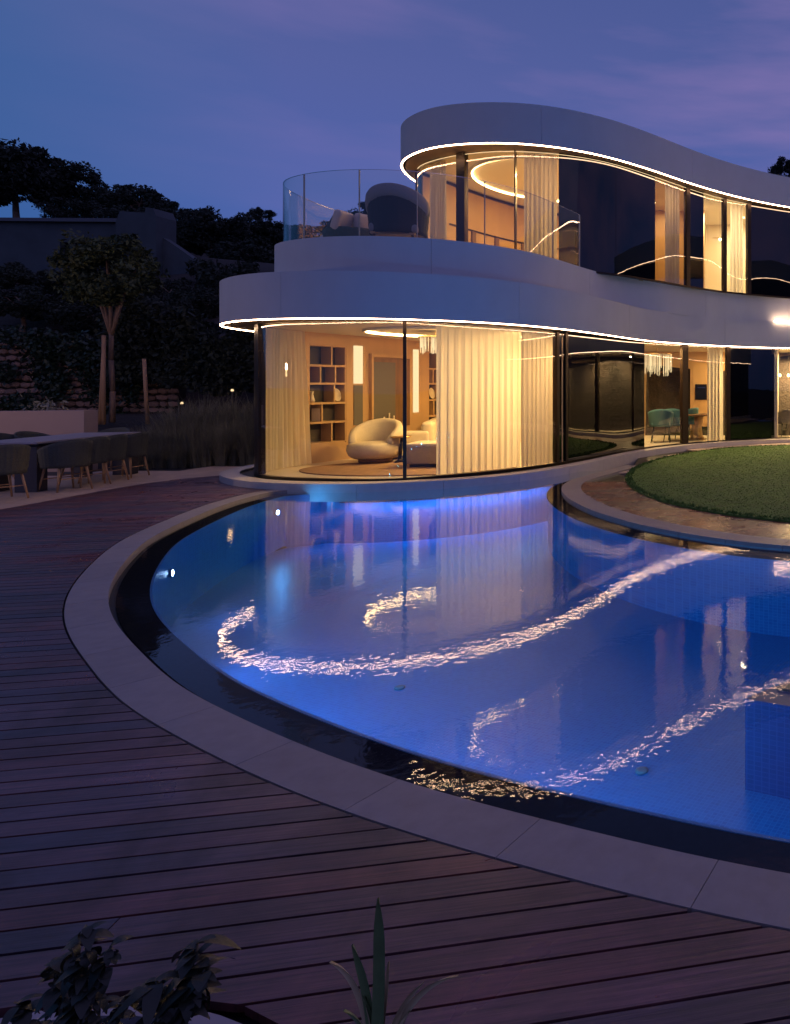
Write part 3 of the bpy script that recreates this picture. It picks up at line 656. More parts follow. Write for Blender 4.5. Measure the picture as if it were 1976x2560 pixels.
wallbox('interior_wall', (-4.3, 20.2), (-5.0, 24.6), Z2-.05, ZR, M['wallwood'])
wallbox('interior_wall', (-5.0, 24.6), (-3.0, 24.6), Z2-.05, ZR, M['wallwood'])
wallbox('interior_wall', (-3.05, 22.0), (-3.6, 27.0), Z2-.05, ZR, M['plaster'])
wallbox('interior_wall', (-3.6, 26.8), (-1.2, 26.8), Z2-.05, ZR, M['plaster'])
wallbox('interior_wall', (-1.45, 23.7), (-1.2, 26.8), Z2-.05, ZR, M['plaster'])
wallbox('interior_wall', (-1, 28), (14.5, 28), Z2-.05, ZR, M['wallwood'])
# ceiling coves: a sunken oval ring with a strip of light
def cove(cx, cy, rx, ry, z, parent=H):
    n = 56; pts = [(cx+rx*math.cos(2*PI*i/n), cy+ry*math.sin(2*PI*i/n)) for i in range(n)]
    c = Curve(pts+[pts[0]], smooth=False)      # counter-clockwise, outward normal points out
    rib_obj('cove_edge', M['ceil'], parent, c, 0, c.L, 0, .05, z-.06, z+.01, .3)
    rib_obj('cove_light', M['cove'], parent, c, 0, c.L, -.028, -.003, z-.05, z+.006, .3)
cove(-7.95, 16.75, 2.0, 1.65, ZS); cove(-7.0, 21.0, 2.35, 2.3, ZR)
# assumed ceiling lights, placed out of view (lamp discs with a light under each)
WARM = (1.0, .63, .24); WARM2 = (1.0, .68, .30)
def downlight(x, y, z, power, label, group, size=.10, col=WARM, parent=None):
    e = empty('assumed_ceiling_light', (x, y, z-.002)); tag(e, label, 'ceiling light', group)
    MB().lathe([(size+.02, -.012), (size+.02, 0)], n=16).obj('trim_ring', M['brass'], e)
    MB().lathe([(size, -.016), (size, -.0125)], n=16).obj('lamp_disc', M['lamp'], e)
    light('unseen_room_lamp', 'AREA', (x, y, z-.06), power, col, None, (0, 0, 0), shape='DISK', size=.16)
for i, (x, y) in enumerate([(-7.0, 17.9), (-6.1, 17.6), (-7.3, 17.2), (-6.2, 19.0), (-7.0, 20.4)]):
    downlight(x, y, ZS, 92, ORD[i]+' assumed recessed ceiling light of the living room behind the sheer curtain', 'assumed ceiling lights of the living room')
light('unseen_room_lamp', 'POINT', (-7.9, 16.6, 2.72), 60, WARM, None, None, shadow_soft_size=.4)  # unseen point light without a fixture, added behind the curtain beside the chandelier
for i, (x, y) in enumerate([(-1.85, 25.9), (-1.75, 25.0), (-4.7, 22.0), (-5.05, 23.6)]):
    downlight(x, y, ZS, 110, ORD[i]+' assumed round recessed light in the dining room ceiling', 'assumed ceiling lights of the dining room', col=WARM2)
for i, (x, y) in enumerate([(.5, 26.5), (3.5, 26.6), (7, 26), (10, 25)]):
    downlight(x, y, ZS, 420, ORD[i]+' assumed round recessed light in the kitchen ceiling at the right', 'assumed ceiling lights of the kitchen', col=WARM2)
for i, (x, y) in enumerate([(-6.6, 20.3), (-6.1, 21.2), (-6.3, 22.6), (-5.4, 20.6)]):
    downlight(x, y, ZR, 85, ORD[i]+' assumed round recessed light in the upper bedroom ceiling', 'assumed ceiling lights of the bedroom')
for i, (x, y) in enumerate([(-4.3, 21.8), (-4.6, 23.4)]):
    downlight(x, y, ZR, 38, ORD[i]+' assumed round recessed light in the narrow upper room ceiling', 'assumed ceiling lights of the upper hall')
for i, (x, y) in enumerate([(-3.1, 24.0), (-1.75, 25.5)]):
    downlight(x, y, ZR, 110, ORD[i]+' assumed round recessed light in the bathroom ceiling', 'assumed ceiling lights of the bathroom', col=(1, .78, .46))
for i, (x, y) in enumerate([(2, 26.5), (6, 26.5), (10, 25.5)]):
    downlight(x, y, ZR, 220, ORD[i]+' assumed round recessed light in the upper room ceiling at the right', 'assumed ceiling lights of the right upper room')

# curtains
def curtain(c, s0, s1, d, z0, z1, mt, label, amp=.045, wl=.14, group=None, flare=0.0):
    rr = random.Random(int(s0*100)); n = int((s1-s0)/.012); rows = 9; vv = []; ff = []
    ph = [rr.uniform(-.8, .8) for _ in range(n+1)]
    k = np.cumsum(rs.uniform(.6, 1.4, n+1))*2*PI*.012/wl
    am = np.convolve(rs.uniform(.35, 1.3, n+13), np.ones(13)/13, 'valid')[:n+1]
    for j in range(rows):
        t = j/(rows-1); z = z1+(z0-z1)*t
        for i in range(n+1):
            q = s0+(s1-s0)*i/n; q2 = (s0+s1)/2+(q-(s0+s1)/2)*(1-flare*(1-t)*.3)
            a = amp*am[i]*(math.sin(k[i])+.35*math.sin(2.3*k[i]+t*2)); a *= .75+.5*t
            p = c.at(q2, d+a); vv.append((p[0], p[1], z))
    for j in range(rows-1):
        for i in range(n): ff.append((j*(n+1)+i, j*(n+1)+i+1, (j+1)*(n+1)+i+1, (j+1)*(n+1)+i))
    e = link('curtain', mesh('curtain', vv, ff, True), mt); return tag(e, label, 'curtain', group)
Lp = G_low.s_px
inner = Curve([(-11.3, 14.98), (-11.42, 15.4), (-11.45, 16.0), (-11.35, 16.5)], step=.05)
curtain(inner, 0, inner.L, 0, .02, ZS-.02, M['sheer'], 'bunched cream curtain beside the bookcase at the rounded left end of the living room', .07, .17, flare=.6)
curtain(G_low, Lp(1100), Lp(1322), -.24, .02, ZS-.02, M['sheer'], 'wide bright sheer curtain right of the living room mullion', .024, .17)
curtain(G_low, Lp(1318), Lp(1411), -.20, .02, ZS-.02, M['drape'], 'darker grey drape beside the black glass, at the right end of the living room', .03, .14)
curtain(G_low, Lp(1778), Lp(1816), -.22, .02, ZS-.02, M['sheer'], 'pale curtain at the right side of the dining room window', .05, .15)
Up = G_up.s_px
curtain(G_up, Up(1057), Up(1098), -.22, Z2, ZR-.02, M['drape'], 'upstairs drape behind the dark armchair at the left end of the bedroom window', .05, .14)
curtain(G_up, Up(1306), Up(1394), -.22, Z2, ZR-.02, M['drape'], 'wide beige drape upstairs next to the big black glass panel', .045, .12)
curtain(G_up, Up(1674), Up(1712), -.20, Z2, ZR-.02, M['drape'], 'upstairs drape in the narrow window between two black glass panels', .05, .14)
curtain(G_up, Up(1834), Up(1867), -.20, Z2, ZR-.02, M['sheer'], 'pale upstairs curtain at the right of the bathroom window', .05, .15)

# ------------------------------------------------------------------ living room contents
def bookcase(pa, pb, label, full=True):
    s0, s1 = wall_s(pa), wall_s(pb); e = empty('bookcase', (*LWc.at((s0+s1)/2), 0)); tag(e, label, 'bookcase', 'built-in bookcases along the living room wall')
    inv = (-e.location.x, -e.location.y, 0)
    def pc(nm, mt, a, b, d0, d1, z0, z1):
        o = rib_obj(nm, mt, e, LWc, a, b, d0-.34, d1-.34, z0, z1, .3); o.data.transform(Matrix.Translation(inv)); return o
    zb, zt = .46, 2.86
    pc('back_panel', M['recess'], s0, s1, .0, .012, zb, zt)
    rows = [.46, .97, 1.44, 1.92, 2.36, 2.86]
    pc('base_panel', M['wallwood'], s0, s1, .0, .34, .0, zb-.02)
    pc('side_panel', M['wallwood'], s0, s0+.03, .013, .33, zb, zt+.03); pc('side_panel', M['wallwood'], s1-.03, s1, .013, .33, zb, zt+.03)
    for i, z in enumerate(rows): pc('shelf', M['wallwood'], s0+.031, s1-.031, .013, .335, z-.025, z+.025)
    divs = [[.62], [.36], [.69], [.32, .72], [.62]]
    for i, dv in enumerate(divs):
        for t in dv:
            q = s0+(s1-s0)*t; pc('divider', M['wallwood'], q-.02, q+.02, .013, .325, rows[i]+.026, rows[i+1]-.026)
    return s0, s1
sa, sb = bookcase(773, 866, 'tall built-in bookcase next to the cream curtain at the left')
sc_, sd_ = bookcase(1072, 1112, 'narrow built-in bookcase half hidden by the sheer curtain')
def on_wall(s, d, z): p = LWc.at(s, d); return (p[0], p[1], z)
def ornament(loc, kind, label):
    if kind == 'plate':
        me_ = MB().lathe([(.02, 0), (.13, .03), (.16, .05), (.165, .045), (.13, .02), (.03, -.01)], n=24).me('plate', True); me_.transform(Matrix.Rotation(R(80), 4, 'Y'))
        o = link('decorative_plate', me_, M['ceramic']); cat = 'plate'; loc = (loc[0], loc[1], loc[2]+.165)
    elif kind == 'vase':
        o = MB().lathe([(.05, 0), (.07, .04), (.045, .12), (.03, .2), (.045, .27), (.04, .27)], n=16).obj('vase', M['ceramic'], None, True); cat = 'vase'
    else:
        m_ = MB()
        for k in range(3): m_.box((0, k*.035, .16), (.2, .03, .32-.02*k))
        o = m_.obj('book_stack', M['ceramic']); cat = 'books'
    o.location = loc; tag(o, label, cat); return o
ornament(on_wall(sa+(sb-sa)*.82, -.14, 1.465), 'plate', 'round pale dish on the middle shelf of the tall left bookcase')
ornament(on_wall(sa+(sb-sa)*.22, -.16, 1.465), 'vase', 'slim figure like vase on the middle shelf of the tall left bookcase')
ornament(on_wall(sa+(sb-sa)*.33, -.16, .996), 'books', 'few upright books on the second shelf of the tall left bookcase')
ornament(on_wall(sc_+(sd_-sc_)*.35, -.14, 1.465), 'plate', 'round pale dish on the narrow bookcase beside the sheer curtain')
# niches in the wall
for a, b, z0, z1, mt, nm in [(884, 906, 1.92, 2.9, 'crystal', 'lit_wall_slot'), (884, 906, .85, 1.88, 'greypanel', 'mirror_strip'), (1033, 1046, 1.1, 2.9, 'crystal', 'lit_wall_slot')]:
    rib_obj(nm, M[mt], H, LWc, wall_s(a), wall_s(b), .002, .02, z0, z1, .2)
nA, nB = wall_s(927), wall_s(1006)
rib_obj('door_recess', M['darkwood'], H, LWc, nA, nB+.25, .003, .03, .75, 2.62, .2)
rib_obj('grey_door_panel', M['greypanel'], H, LWc, nA+.02, nA+(nB-nA)*.72, .031, .06, .75, 2.50, .2)
rib_obj('wall_trim', M['wallwood'], H, LWc, nA-.06, nA, .003, .10, .7, 2.72, .2)
rib_obj('wall_trim', M['wallwood'], H, LWc, nA, nB+.25, .003, .10, 2.63, 2.72, .2)
# rug
n = 48; rugp = [(-8.6+2.35*math.cos(2*PI*i/n), 15.9+1.45*math.sin(2*PI*i/n)) for i in range(n)]
rg = link('rug', prism([(x+8.6, y-15.9) for x, y in rugp], .002, .022).me('rug'), M['rug']); rg.location = (-8.6, 15.9, 0); tag(rg, 'oval brown rug on the pale living room floor', 'rug')
# round armchair
def arcpath(r, a0, a1, n=22, sx=1, sy=1): return [(r*sx*math.cos(a0+(a1-a0)*i/(n-1)), r*sy*math.sin(a0+(a1-a0)*i/(n-1))) for i in range(n)]
def round_armchair(loc, rz, sc, label):
    e = empty('armchair', loc, rz, label=label, cat='armchair'); e.scale = (sc,)*3
    MB().lathe([(.30, .10), (.46, .11), (.56, .18), (.60, .30), (.585, .42), (.52, .47), (.2, .49)], n=32).obj('base_cushion', M['fabric'], e, True)
    link('backrest', swept(arcpath(.48, R(200-125), R(200+125), 30), lambda t: .15+.05*math.sin(PI*t), .36, lambda t: .56+.46*math.sin(PI*t)**.75, e=.6), M['fabric'], e)
    MB().lathe([(.34, 0), (.36, .02), (.36, .09), (.32, .10)], n=20).obj('plinth_foot', M['darkwood'], e, True)
round_armchair((at(940, 16.95), 16.95, .022), R(165+180-90), 1.02, 'cream rounded armchair with a wraparound back on the brown rug')
# sofa along the wall
e = empty('sofa', (at(1040, 19.0), 19.0, .0), R(-68), label='long cream sofa behind the armchair, partly hidden by the mullion', cat='sofa')
o = link('seat_base', rounded(3.0, .95, .36, .12, 4), M['fabric'], e); o.location = (0, 0, .28)
o = link('backrest', rounded(3.0, .28, .62, .12, 4), M['fabric'], e); o.location = (0, .42, .64)
for sx in (-.98, 0, .98): o = link('seat_cushion', rounded(.94, .78, .16, .06, 3), M['fabric'], e); o.location = (sx, -.06, .50)
for sx in (-1.42, 1.42): o = link('armrest', rounded(.24, .95, .34, .1, 4), M['fabric'], e); o.location = (sx, 0, .56)
for sx in (-1.2, 1.2): MB().box((sx, 0, .05), (.1, .8, .1)).obj('foot', M['darkwood'], e)
# ottoman / coffee block
e = empty('ottoman', (at(1085, 16.3), 16.3, .022), R(10), label='square taupe upholstered ottoman at the edge of the sheer curtain', cat='ottoman')
o = link('upholstered_body', rounded(.95, .9, .40, .03, 3), M['taupe'], e); o.location = (0, 0, .27)
o = link('top_cushion', rounded(.97, .92, .08, .035, 3), M['fabric'], e); o.location = (0, 0, .50)
MB().box((0, 0, .035), (.8, .75, .07)).obj('foot_frame', M['black'], e)
# side table
e = empty('side_table', (at(1002, 16.9), 16.9, .022), 0, label='small dark sculptural side table between the armchair and the mullion', cat='side table')
MB().lathe([(.22, .60), (.23, .61), (.23, .635), (.2, .64)], n=24).obj('tabletop', M['brass'], e, True)
MB().tube((-.03, 0, .05), (.05, 0, .62), .035, .05, 8).tube((-.03, 0, .05), (.0, 0, .0), .14, .15, 14).obj('pedestal', M['black'], e, True)
# candle cluster / ornament on sofa back table
e = empty('candle_group', (*on_wall(wall_s(958), .12, 0)[:2], .75), 0, label='cluster of pale candles standing before the grey door panel', cat='candles')
for k, (dx, h) in enumerate([(-.14, .16), (-.07, .28), (0, .2), (.07, .38), (.14, .22), (.2, .3)]): MB().tube((dx*.4, dx, 0), (dx*.4, dx, h), .02, n=8).obj('candle', M['ceramic'], e, True)
# crystal chandelier (living)
def chandelier(loc, r, h, n, label, drop=.25):
    e = empty('chandelier', loc, 0, label=label, cat='chandelier')
    MB().tube((0, 0, 0), (0, 0, -drop), .012, n=6).obj('rod', M['brass'], e); MB().lathe([(r, -drop-.03), (r, -drop)], n=20).obj('canopy', M['brass'], e)
    m_ = MB(); rr = random.Random(5)
    for k in range(n):
        a = rr.uniform(0, 2*PI); q = r*math.sqrt(rr.uniform(.05, 1)); L = h*rr.uniform(.5, 1)
        m_.tube((q*math.cos(a), q*math.sin(a), -drop-.03), (q*math.cos(a), q*math.sin(a), -drop-.03-L), .004, .008, 4)
    m_.obj('crystal_drops', M['crystal'], e)
chandelier((at(1090, 16.6), 16.6, ZS), .38, .42, 70, 'crystal drop chandelier hanging at the edge of the sheer curtain', .12)

# ------------------------------------------------------------------ chairs with a wrapped back
def shell_mesh(r, z0, z1f, a0, a1, th, ribs, depth, flare=.0, n=72, rows=9, flat=.9):
    vv = []; ff = []
    for side_ in (0, 1):
        for j in range(rows):
            t = j/(rows-1)
            for i in range(n):
                u = i/(n-1); a = a0+(a1-a0)*u; zt = z1f(u); z = z0+(zt-z0)*t
                rr = r*(1+flare*(t-.4))+(th if side_ else 0)+(depth*abs(math.sin(u*ribs*PI)) if side_ else 0)+(depth*.5*math.sin(t*22+ (i % 8 > 3)*PI) if side_ else 0)
                vv.append((rr*math.cos(a), rr*math.sin(a)*flat, z))
    o_ = rows*n
    for j in range(rows-1):
        for i in range(n-1):
            k = j*n+i; ff += [(k, k+1, k+n+1, k+n), (o_+k, o_+k+n, o_+k+n+1, o_+k+1)]
    for i in range(n-1):
        ff += [(i, o_+i, o_+i+1, i+1), ((rows-1)*n+i, (rows-1)*n+i+1, o_+(rows-1)*n+i+1, o_+(rows-1)*n+i)]
    for j in range(rows-1):
        ff += [(j*n, j*n+n, o_+j*n+n, o_+j*n), (j*n+n-1, o_+j*n+n-1, o_+j*n+2*n-1, j*n+2*n-1)]
    me = mesh('shell', vv, ff, True); fixn(me); return me
def shell_chair(name, loc, rz, label, cat, group, mt, legm, sc=1.0, seat=.46, top=.86, arm=.66, r=.29, ribs=20, depth=.010, splay=.06):
    # back of the chair points along -Y in its own frame
    e = empty(name, loc, rz, label=label, cat=cat, group=group); e.scale = (sc,)*3
    link('backrest', shell_mesh(r, seat-.06, lambda u: arm+(top-arm)*math.sin(PI*u)**1.4, R(150), R(390), .02, ribs, depth, .14), mt, e)
    o = link('seat', rounded(2*r*.80, 2*r*.74, .09, .04, 3), M['rope'] if mt == M['rope'] else mt, e); o.location = (0, 0, seat)
    for sx in (-1, 1):
        for sy in (-1, 1):
            MB().tube((sx*r*.62, sy*r*.6, seat-.04), (sx*(r*.62+splay), sy*(r*.6+splay), 0), .02, .013, 8).obj('leg', legm, e, True)
    for sy in (-1, 1): MB().tube((-r*.68, sy*r*.65, seat*.45), (r*.68, sy*r*.65, seat*.45), .009, n=6).obj('stretcher', legm, e)
    return e
def copy_tree(o, par=None):
    c = o.copy(); COL.objects.link(c); c.parent = par
    for ch in o.children: copy_tree(ch, c)
    return c
# outdoor dining set
TD = math.atan2(2.6, -.65)-PI/2
tb = empty('outdoor_table', (-15.08, 14.48, ZC), TD, label='long outdoor dining table with pale top and two thick dark legs', cat='table')
MB().box((0, 0, .925), (1.12, 3.0, .035)).obj('tabletop', M['tabletop'], tb)
MB().box((0, 0, .875), (.9, 2.6, .06)).obj('apron', M['antra'], tb)
for sy in (-1.1, 1.1): MB().box((.36, sy*1.2, .425), (.34, .26, .85)).obj('leg', M['antra'], tb); MB().box((-.3, sy, .425), (.2, .26, .85)).obj('leg', M['antra'], tb)
CS = 1.12
spec = [(-2, 12.35, 70, 'woven rope chair cut by the left border, nearest to the camera'), (164, 13.45, 75, 'dark woven chair just right of the thick near table leg'),
        (212, 14.05, 82, 'woven rope chair second from the near table leg'), (260, 14.62, 92, 'woven rope chair third from the near table leg'),
        (317, 15.35, 100, 'woven rope chair at the right end of the row by the reeds')]
ch0 = shell_chair('woven_chair', (0, 0, ZC), 0, 'x', 'chair', 'woven rope dining chairs around the outdoor table', M['rope'], M['teak'], CS, top=.88, arm=.70)
for i, (p, Y, rz, lb) in enumerate(spec):
    o = ch0 if i == 0 else copy_tree(ch0); o.location = (at(p, Y), Y, ZC); o.rotation_euler = (0, 0, R(rz)); o['label'] = lb
for p, Y, rz, lb in [(30, 15.2, -80, 'woven chair behind the table at the left border, back just above the tabletop'), (95, 15.7, -85, 'woven chair behind the table, second from the left border'), (272, 16.75, 185, 'woven chair at the far head of the outdoor table')]:
    o = copy_tree(ch0); o.location = (at(p, Y), Y, ZC); o.rotation_euler = (0, 0, R(rz)); o['label'] = lb
# assumed post lamp, added out of view at the left, whose warm light reaches the table and the walls
e = empty('assumed_terrace_lamp', (-21.5, 10.5, ZC), 0, label='assumed warm post lamp, not in view, on the stone terrace beyond the left border of the photo', cat='garden lamp')
MB().tube((0, 0, 0), (0, 0, 2.3), .03, n=10).obj('post', M['antra'], e, True); MB().lathe([(.10, 2.3), (.12, 2.34), (.12, 2.52), (.02, 2.58)], n=16).obj('lamp_head', M['lamp'], e, True)
light('assumed_post_lamp', 'POINT', (-21.5, 10.5, 2.5), 420, (1, .60, .38), None, None, shadow_soft_size=.12)
# garden wall behind the table
gw = MB().box((-20.2, 17.6, .52), (6.6, .35, 1.32), 0); 
gw = vprism([(at(-200, 17.4), ZC-.2), (at(210, 17.4), ZC-.2), (at(210, 17.4), zat(1026, 17.4)), (at(-200, 17.4), zat(1030, 17.4))], 17.4, .35)
gw.obj('garden_wall', M['pinkwall'], label='low pinkish rendered wall behind the outdoor dining table', cat='wall')
# pale posts behind low wall etc. handled with the garden below

# dining room
dt = empty('dining_table', (-3.25, 24.3, 0), R(-8), label='dark dining table behind the blue chairs in the lit dining room', cat='table')
MB().box((0, 0, .86), (1.3, 1.5, .05)).obj('tabletop', M['darkwood'], dt); MB().lathe([(.3, 0), (.22, .1), (.18, .45), (.26, .83)], n=20).obj('pedestal', M['wallwood'], dt, True)
bc = shell_chair('dining_chair', (at(1653, 23.0), 23.0, 0), R(8), 'blue grey upholstered dining chair at the left of the dining room window', 'chair', 'blue dining chairs in the dining room', M['teal'], M['black'], 1.2, seat=.5, top=.92, arm=.74, r=.31, ribs=0, depth=0)
o = copy_tree(bc); o.location = (at(1688, 23.5), 23.5, 0); o.rotation_euler = (0, 0, R(-6)); o['label'] = 'blue grey upholstered dining chair left of the dining room mullion'
o = copy_tree(bc); o.location = (at(1719, 24.3), 24.3, 0); o.rotation_euler = (0, 0, R(60)); o['label'] = 'blue grey dining chair half hidden behind the dining room mullion'
chandelier((at(1643, 23.6), 23.6, ZS), .5, .75, 90, 'crystal chandelier over the dining table in the left dining room pane', .22)
rib_obj('wall_panel', M['darkwood'], H, Curve([(at(1640, 26.9), 26.9), (at(1665, 26.9), 26.9)], smooth=False), 0, .38, 0, .04, .9, 2.4, 1)
# tall oven cabinet
e = empty('oven_cabinet', (at(1757, 26.4), 26.55, 0), 0, label='tall oak cabinet with a black built-in oven, beside the dining room curtain', cat='cabinet')
MB().box((0, 0, 1.3), (.86, .7, 2.55)).obj('carcass', M['wallwood'], e)
for x, w_, h, z, mt in [(-.0, .44, .58, 1.62, 'tv'), (0, .6, .9, 2.2-.05+.08, 'wallwood'), (0, .6, .40, .98, 'wallwood'), (0, .6, .30, .58, 'wallwood'), (0, .56, .12, .27, 'black')]:
    o = MB().box((x-.03, -.36, z), (w_, .02 if mt != 'tv' else .03, h)).obj({'tv': 'oven', 'wallwood': 'cabinet_door', 'black': 'vent_grille'}[mt], M[mt], e)
MB().box((-.0, -.385, 1.78), (.3, .015, .02)).obj('oven_handle', M['chrome'], e)
for z in (1.45, 1.75): MB().box((.33, -.36, z), (.05, .02, .26)).obj('control_panel', M['black'], e)
# kitchen glimpse
e = empty('kitchen_cabinet', (at(1964, 28.2), 28.1, 0), 0, label='tall kitchen cabinet with black ovens at the right border', cat='cabinet')
MB().box((0, 0, 1.3), (1.3, .6, 2.6)).obj('carcass', M['wallwood'], e)
for z in (1.2, 1.75): MB().box((0, -.31, z), (.62, .03, .46)).obj('oven', M['tv'], e)
e2 = shell_chair('kitchen_chair', (at(1962, 25.9), 25.9, 0), R(30), 'dark chair at the table behind the kitchen window at the right border', 'chair', None, M['antra'], M['black'], 1.15, ribs=0, depth=0)
for p in (1951, 1972):
    e = empty('pendant_lamp', (at(p, 26.5), 26.5, ZS), 0, label='small glowing pendant lamp in the kitchen window, ' + ('left one of the pair' if p < 1960 else 'right one of the pair'), cat='pendant lamp', group='kitchen pendant lamps')
    MB().tube((0, 0, 0), (0, 0, -.85), .006, n=5).obj('cord', M['black'], e); MB().lathe([(.02, -.97), (.045, -.93), (.03, -.86)], n=12).obj('bulb', M['lamp'], e, True)
# bathroom pendant and floor lamp upstairs
e = empty('pendant_lamp', (at(1801, 24.6), 24.6, ZR), 0, label='thin pendant lamp in the upstairs bathroom window', cat='pendant lamp')
MB().tube((0, 0, 0), (0, 0, -.9), .006, n=5).obj('cord', M['black'], e); MB().box((0, 0, -.95), (.5, .03, .03)).obj('bar', M['brass'], e); MB().lathe([(.02, -1.05), (.05, -1.0), (.03, -.96)], n=12).obj('bulb', M['lamp'], e, True)

# ------------------------------------------------------------------ upper terrace
bal = empty('glass_balustrade', (0, 0, 0), 0, label='frameless curved glass balustrade along the upper terrace edge', cat='balustrade')
b0 = 1.2; bl = [b0]+[E_up.s_px(p) for p in (741, 886, 1040, 1220, 1397, 1463)]
gt = M['glass']
for a, b in zip(bl[:-1], bl[1:]):
    o = rib_obj('glass_panel', gt, bal, E_up, a+.008, b-.008, -.17, -.15, Z2-.02, 6.36, .12)
    rib_obj('polished_edge', M['chrome'], bal, E_up, a+.010, b-.010, -.166, -.154, 6.36, 6.368, .2)
for s_ in bl[1:]:
    rib_obj('panel_joint', mat('glass_edge', (.35, .33, .32), .3) if s_ == bl[1] else bpy.data.materials['glass_edge'], bal, E_up, s_-.007, s_+.007, -.175, -.145, Z2-.02, 6.36, .1)
# big lounge chair
ax, ay = at(997, 15.75), 15.75
e = empty('lounge_armchair', (ax, ay, Z2-.05), R(12), label='large dark woven lounge chair with a padded headrest on the upper terrace', cat='armchair'); e.scale = (1.12,)*3
link('woven_shell', shell_mesh(.50, .30, lambda u: .72+.46*math.sin(PI*u)**.8, R(150), R(390), .025, 24, .010, .10), M['ropeblack'], e)
link('headrest_cushion', swept([(x, y*.9) for x, y in arcpath(.50, R(185), R(355), 26)], lambda t: .17, lambda t: .98-.28*abs(2*t-1)**1.6, lambda t: 1.25-.22*abs(2*t-1)**1.8, e=.8), M['cush'], e)
o = link('seat_cushion', rounded(.88, .80, .18, .07, 4), M['cush'], e); o.location = (0, .05, .40)
MB().box((0, 0, .29), (.8, .74, .04)).obj('seat_frame', M['teak'], e)
for sx in (-1, 1):
    for sy in (-1, 1): MB().tube((sx*.34, sy*.30, .28), (sx*.40, sy*.37, 0), .028, .02, 8).obj('leg', M['darkwood'], e, True)
# terrace sofa seen from its end
e = empty('outdoor_sofa', (at(893, 16.7), 16.7, Z2-.05), R(62), label='outdoor sofa with pale pinkish cushions and woven base on the upper terrace', cat='sofa'); e.scale = (1.05,)*3
link('woven_base', shell_mesh(.62, .10, lambda u: .52+.10*math.sin(PI*u), R(150), R(390), .03, 26, .010, .10, flat=.75), M['rope'], e)
pal = mat('pale_cushion', (.60, .48, .43), .9, noise=(30, .08), bump=(100, .3, .003))
o = link('seat_cushion', rounded(1.1, .80, .20, .08, 4), pal, e); o.location = (0, .12, .40)
for k, (x, y, rz, tl) in enumerate([(-.42, -.18, 20, 18), (0, -.30, 0, 14), (.42, -.18, -20, 18)]):
    o = link('back_cushion', rounded(.46, .20, .46, .09, 4), pal, e); o.location = (x, y, .74); o.rotation_euler = (R(tl), 0, R(rz))
o = link('throw_pillow', rounded(.40, .12, .40, .055, 4), mat('dark_pillow', (.09, .08, .10), .9), e); o.location = (-.50, .05, .74); o.rotation_euler = (R(25), R(10), R(70))
for sx in (-1, 1):
    for sy in (-1, 1): MB().tube((sx*.45, sy*.30, .12), (sx*.48, sy*.33, 0), .022, .018, 8).obj('leg', M['darkwood'], e, True)

# ------------------------------------------------------------------ plants
def crown(nl, rx, ry, rz, clumps, leaf, seed, flat=.0):
    r_ = np.random.RandomState(seed)
    C = r_.normal(size=(clumps, 3)); C /= np.linalg.norm(C, axis=1)[:, None]; C *= (r_.uniform(.25, .88, clumps)**.6)[:, None]
    C[:, 2] = C[:, 2]*.9; rad = r_.uniform(.14, .34, clumps)
    k = r_.randint(0, clumps, nl); d = r_.normal(size=(nl, 3)); d /= np.linalg.norm(d, axis=1)[:, None]
    P = C[k]+d*(rad[k]*r_.uniform(.55, 1.05, nl))[:, None]; P *= np.array([rx, ry, rz])
    a = r_.normal(size=(nl, 3)); a /= np.linalg.norm(a, axis=1)[:, None]; b = np.cross(a, r_.normal(size=(nl, 3))); b /= np.linalg.norm(b, axis=1)[:, None]
    s_ = leaf*r_.uniform(.6, 1.4, nl)[:, None]
    V = np.stack([P-a*s_, P+b*s_*.45, P+a*s_, P-b*s_*.45], 1).reshape(-1, 3)
    me = bpy.data.meshes.new('crown'); me.from_pydata(V.tolist(), [], np.arange(4*nl).reshape(-1, 4).tolist()); me.update(); return me, C*np.array([rx, ry, rz])
def trunkm(h, r, seed, targets, top=.5):
    m_ = MB(); rr = random.Random(seed); p = Vector((0, 0, -h)); pts = [p]
    for i in range(5): p = p+Vector((rr.uniform(-.06, .06)*h*.4, rr.uniform(-.06, .06)*h*.4, h*(.2+.0*i))); pts.append(p)
    for i in range(5): m_.tube(pts[i], pts[i+1], r*(1-.11*i), r*(1-.11*(i+1)), 9)
    for t in targets: 
        q = pts[rr.choice([3, 4, 5])]; t = Vector(t); mid = q.lerp(t, .5)+Vector((0, 0, .1*h)); m_.tube(q, mid, r*.42, r*.25, 6); m_.tube(mid, t, r*.25, r*.08, 6)
    return m_.me('trunk', True)
cr = []
for k in range(4):
    me_, C_ = crown(9000, 1, 1, .8, 46, .05, 20+k); me_.materials.append(M['leafdark'])
    tk = trunkm(1.3, .07, k, [tuple(c) for c in C_[:9]]); tk.materials.append(M['bark']); cr.append((me_, tk))
def bgtree(px, py, Y, rpx, k, label, squash=1.0, rz=0):
    x = at(px, Y); z = zat(py, Y); r = rpx/F*Y
    e = empty('tree', (x, Y, z-1.3*r), rz, label=label, cat='tree', group='dark trees on the hill behind the garden')
    a = link('crown', cr[k][0], None, e); b = link('trunk', cr[k][1], None, e)
    for o in (a, b): o.location = (0, 0, 1.3*r); o.scale = (r, r, r*squash)
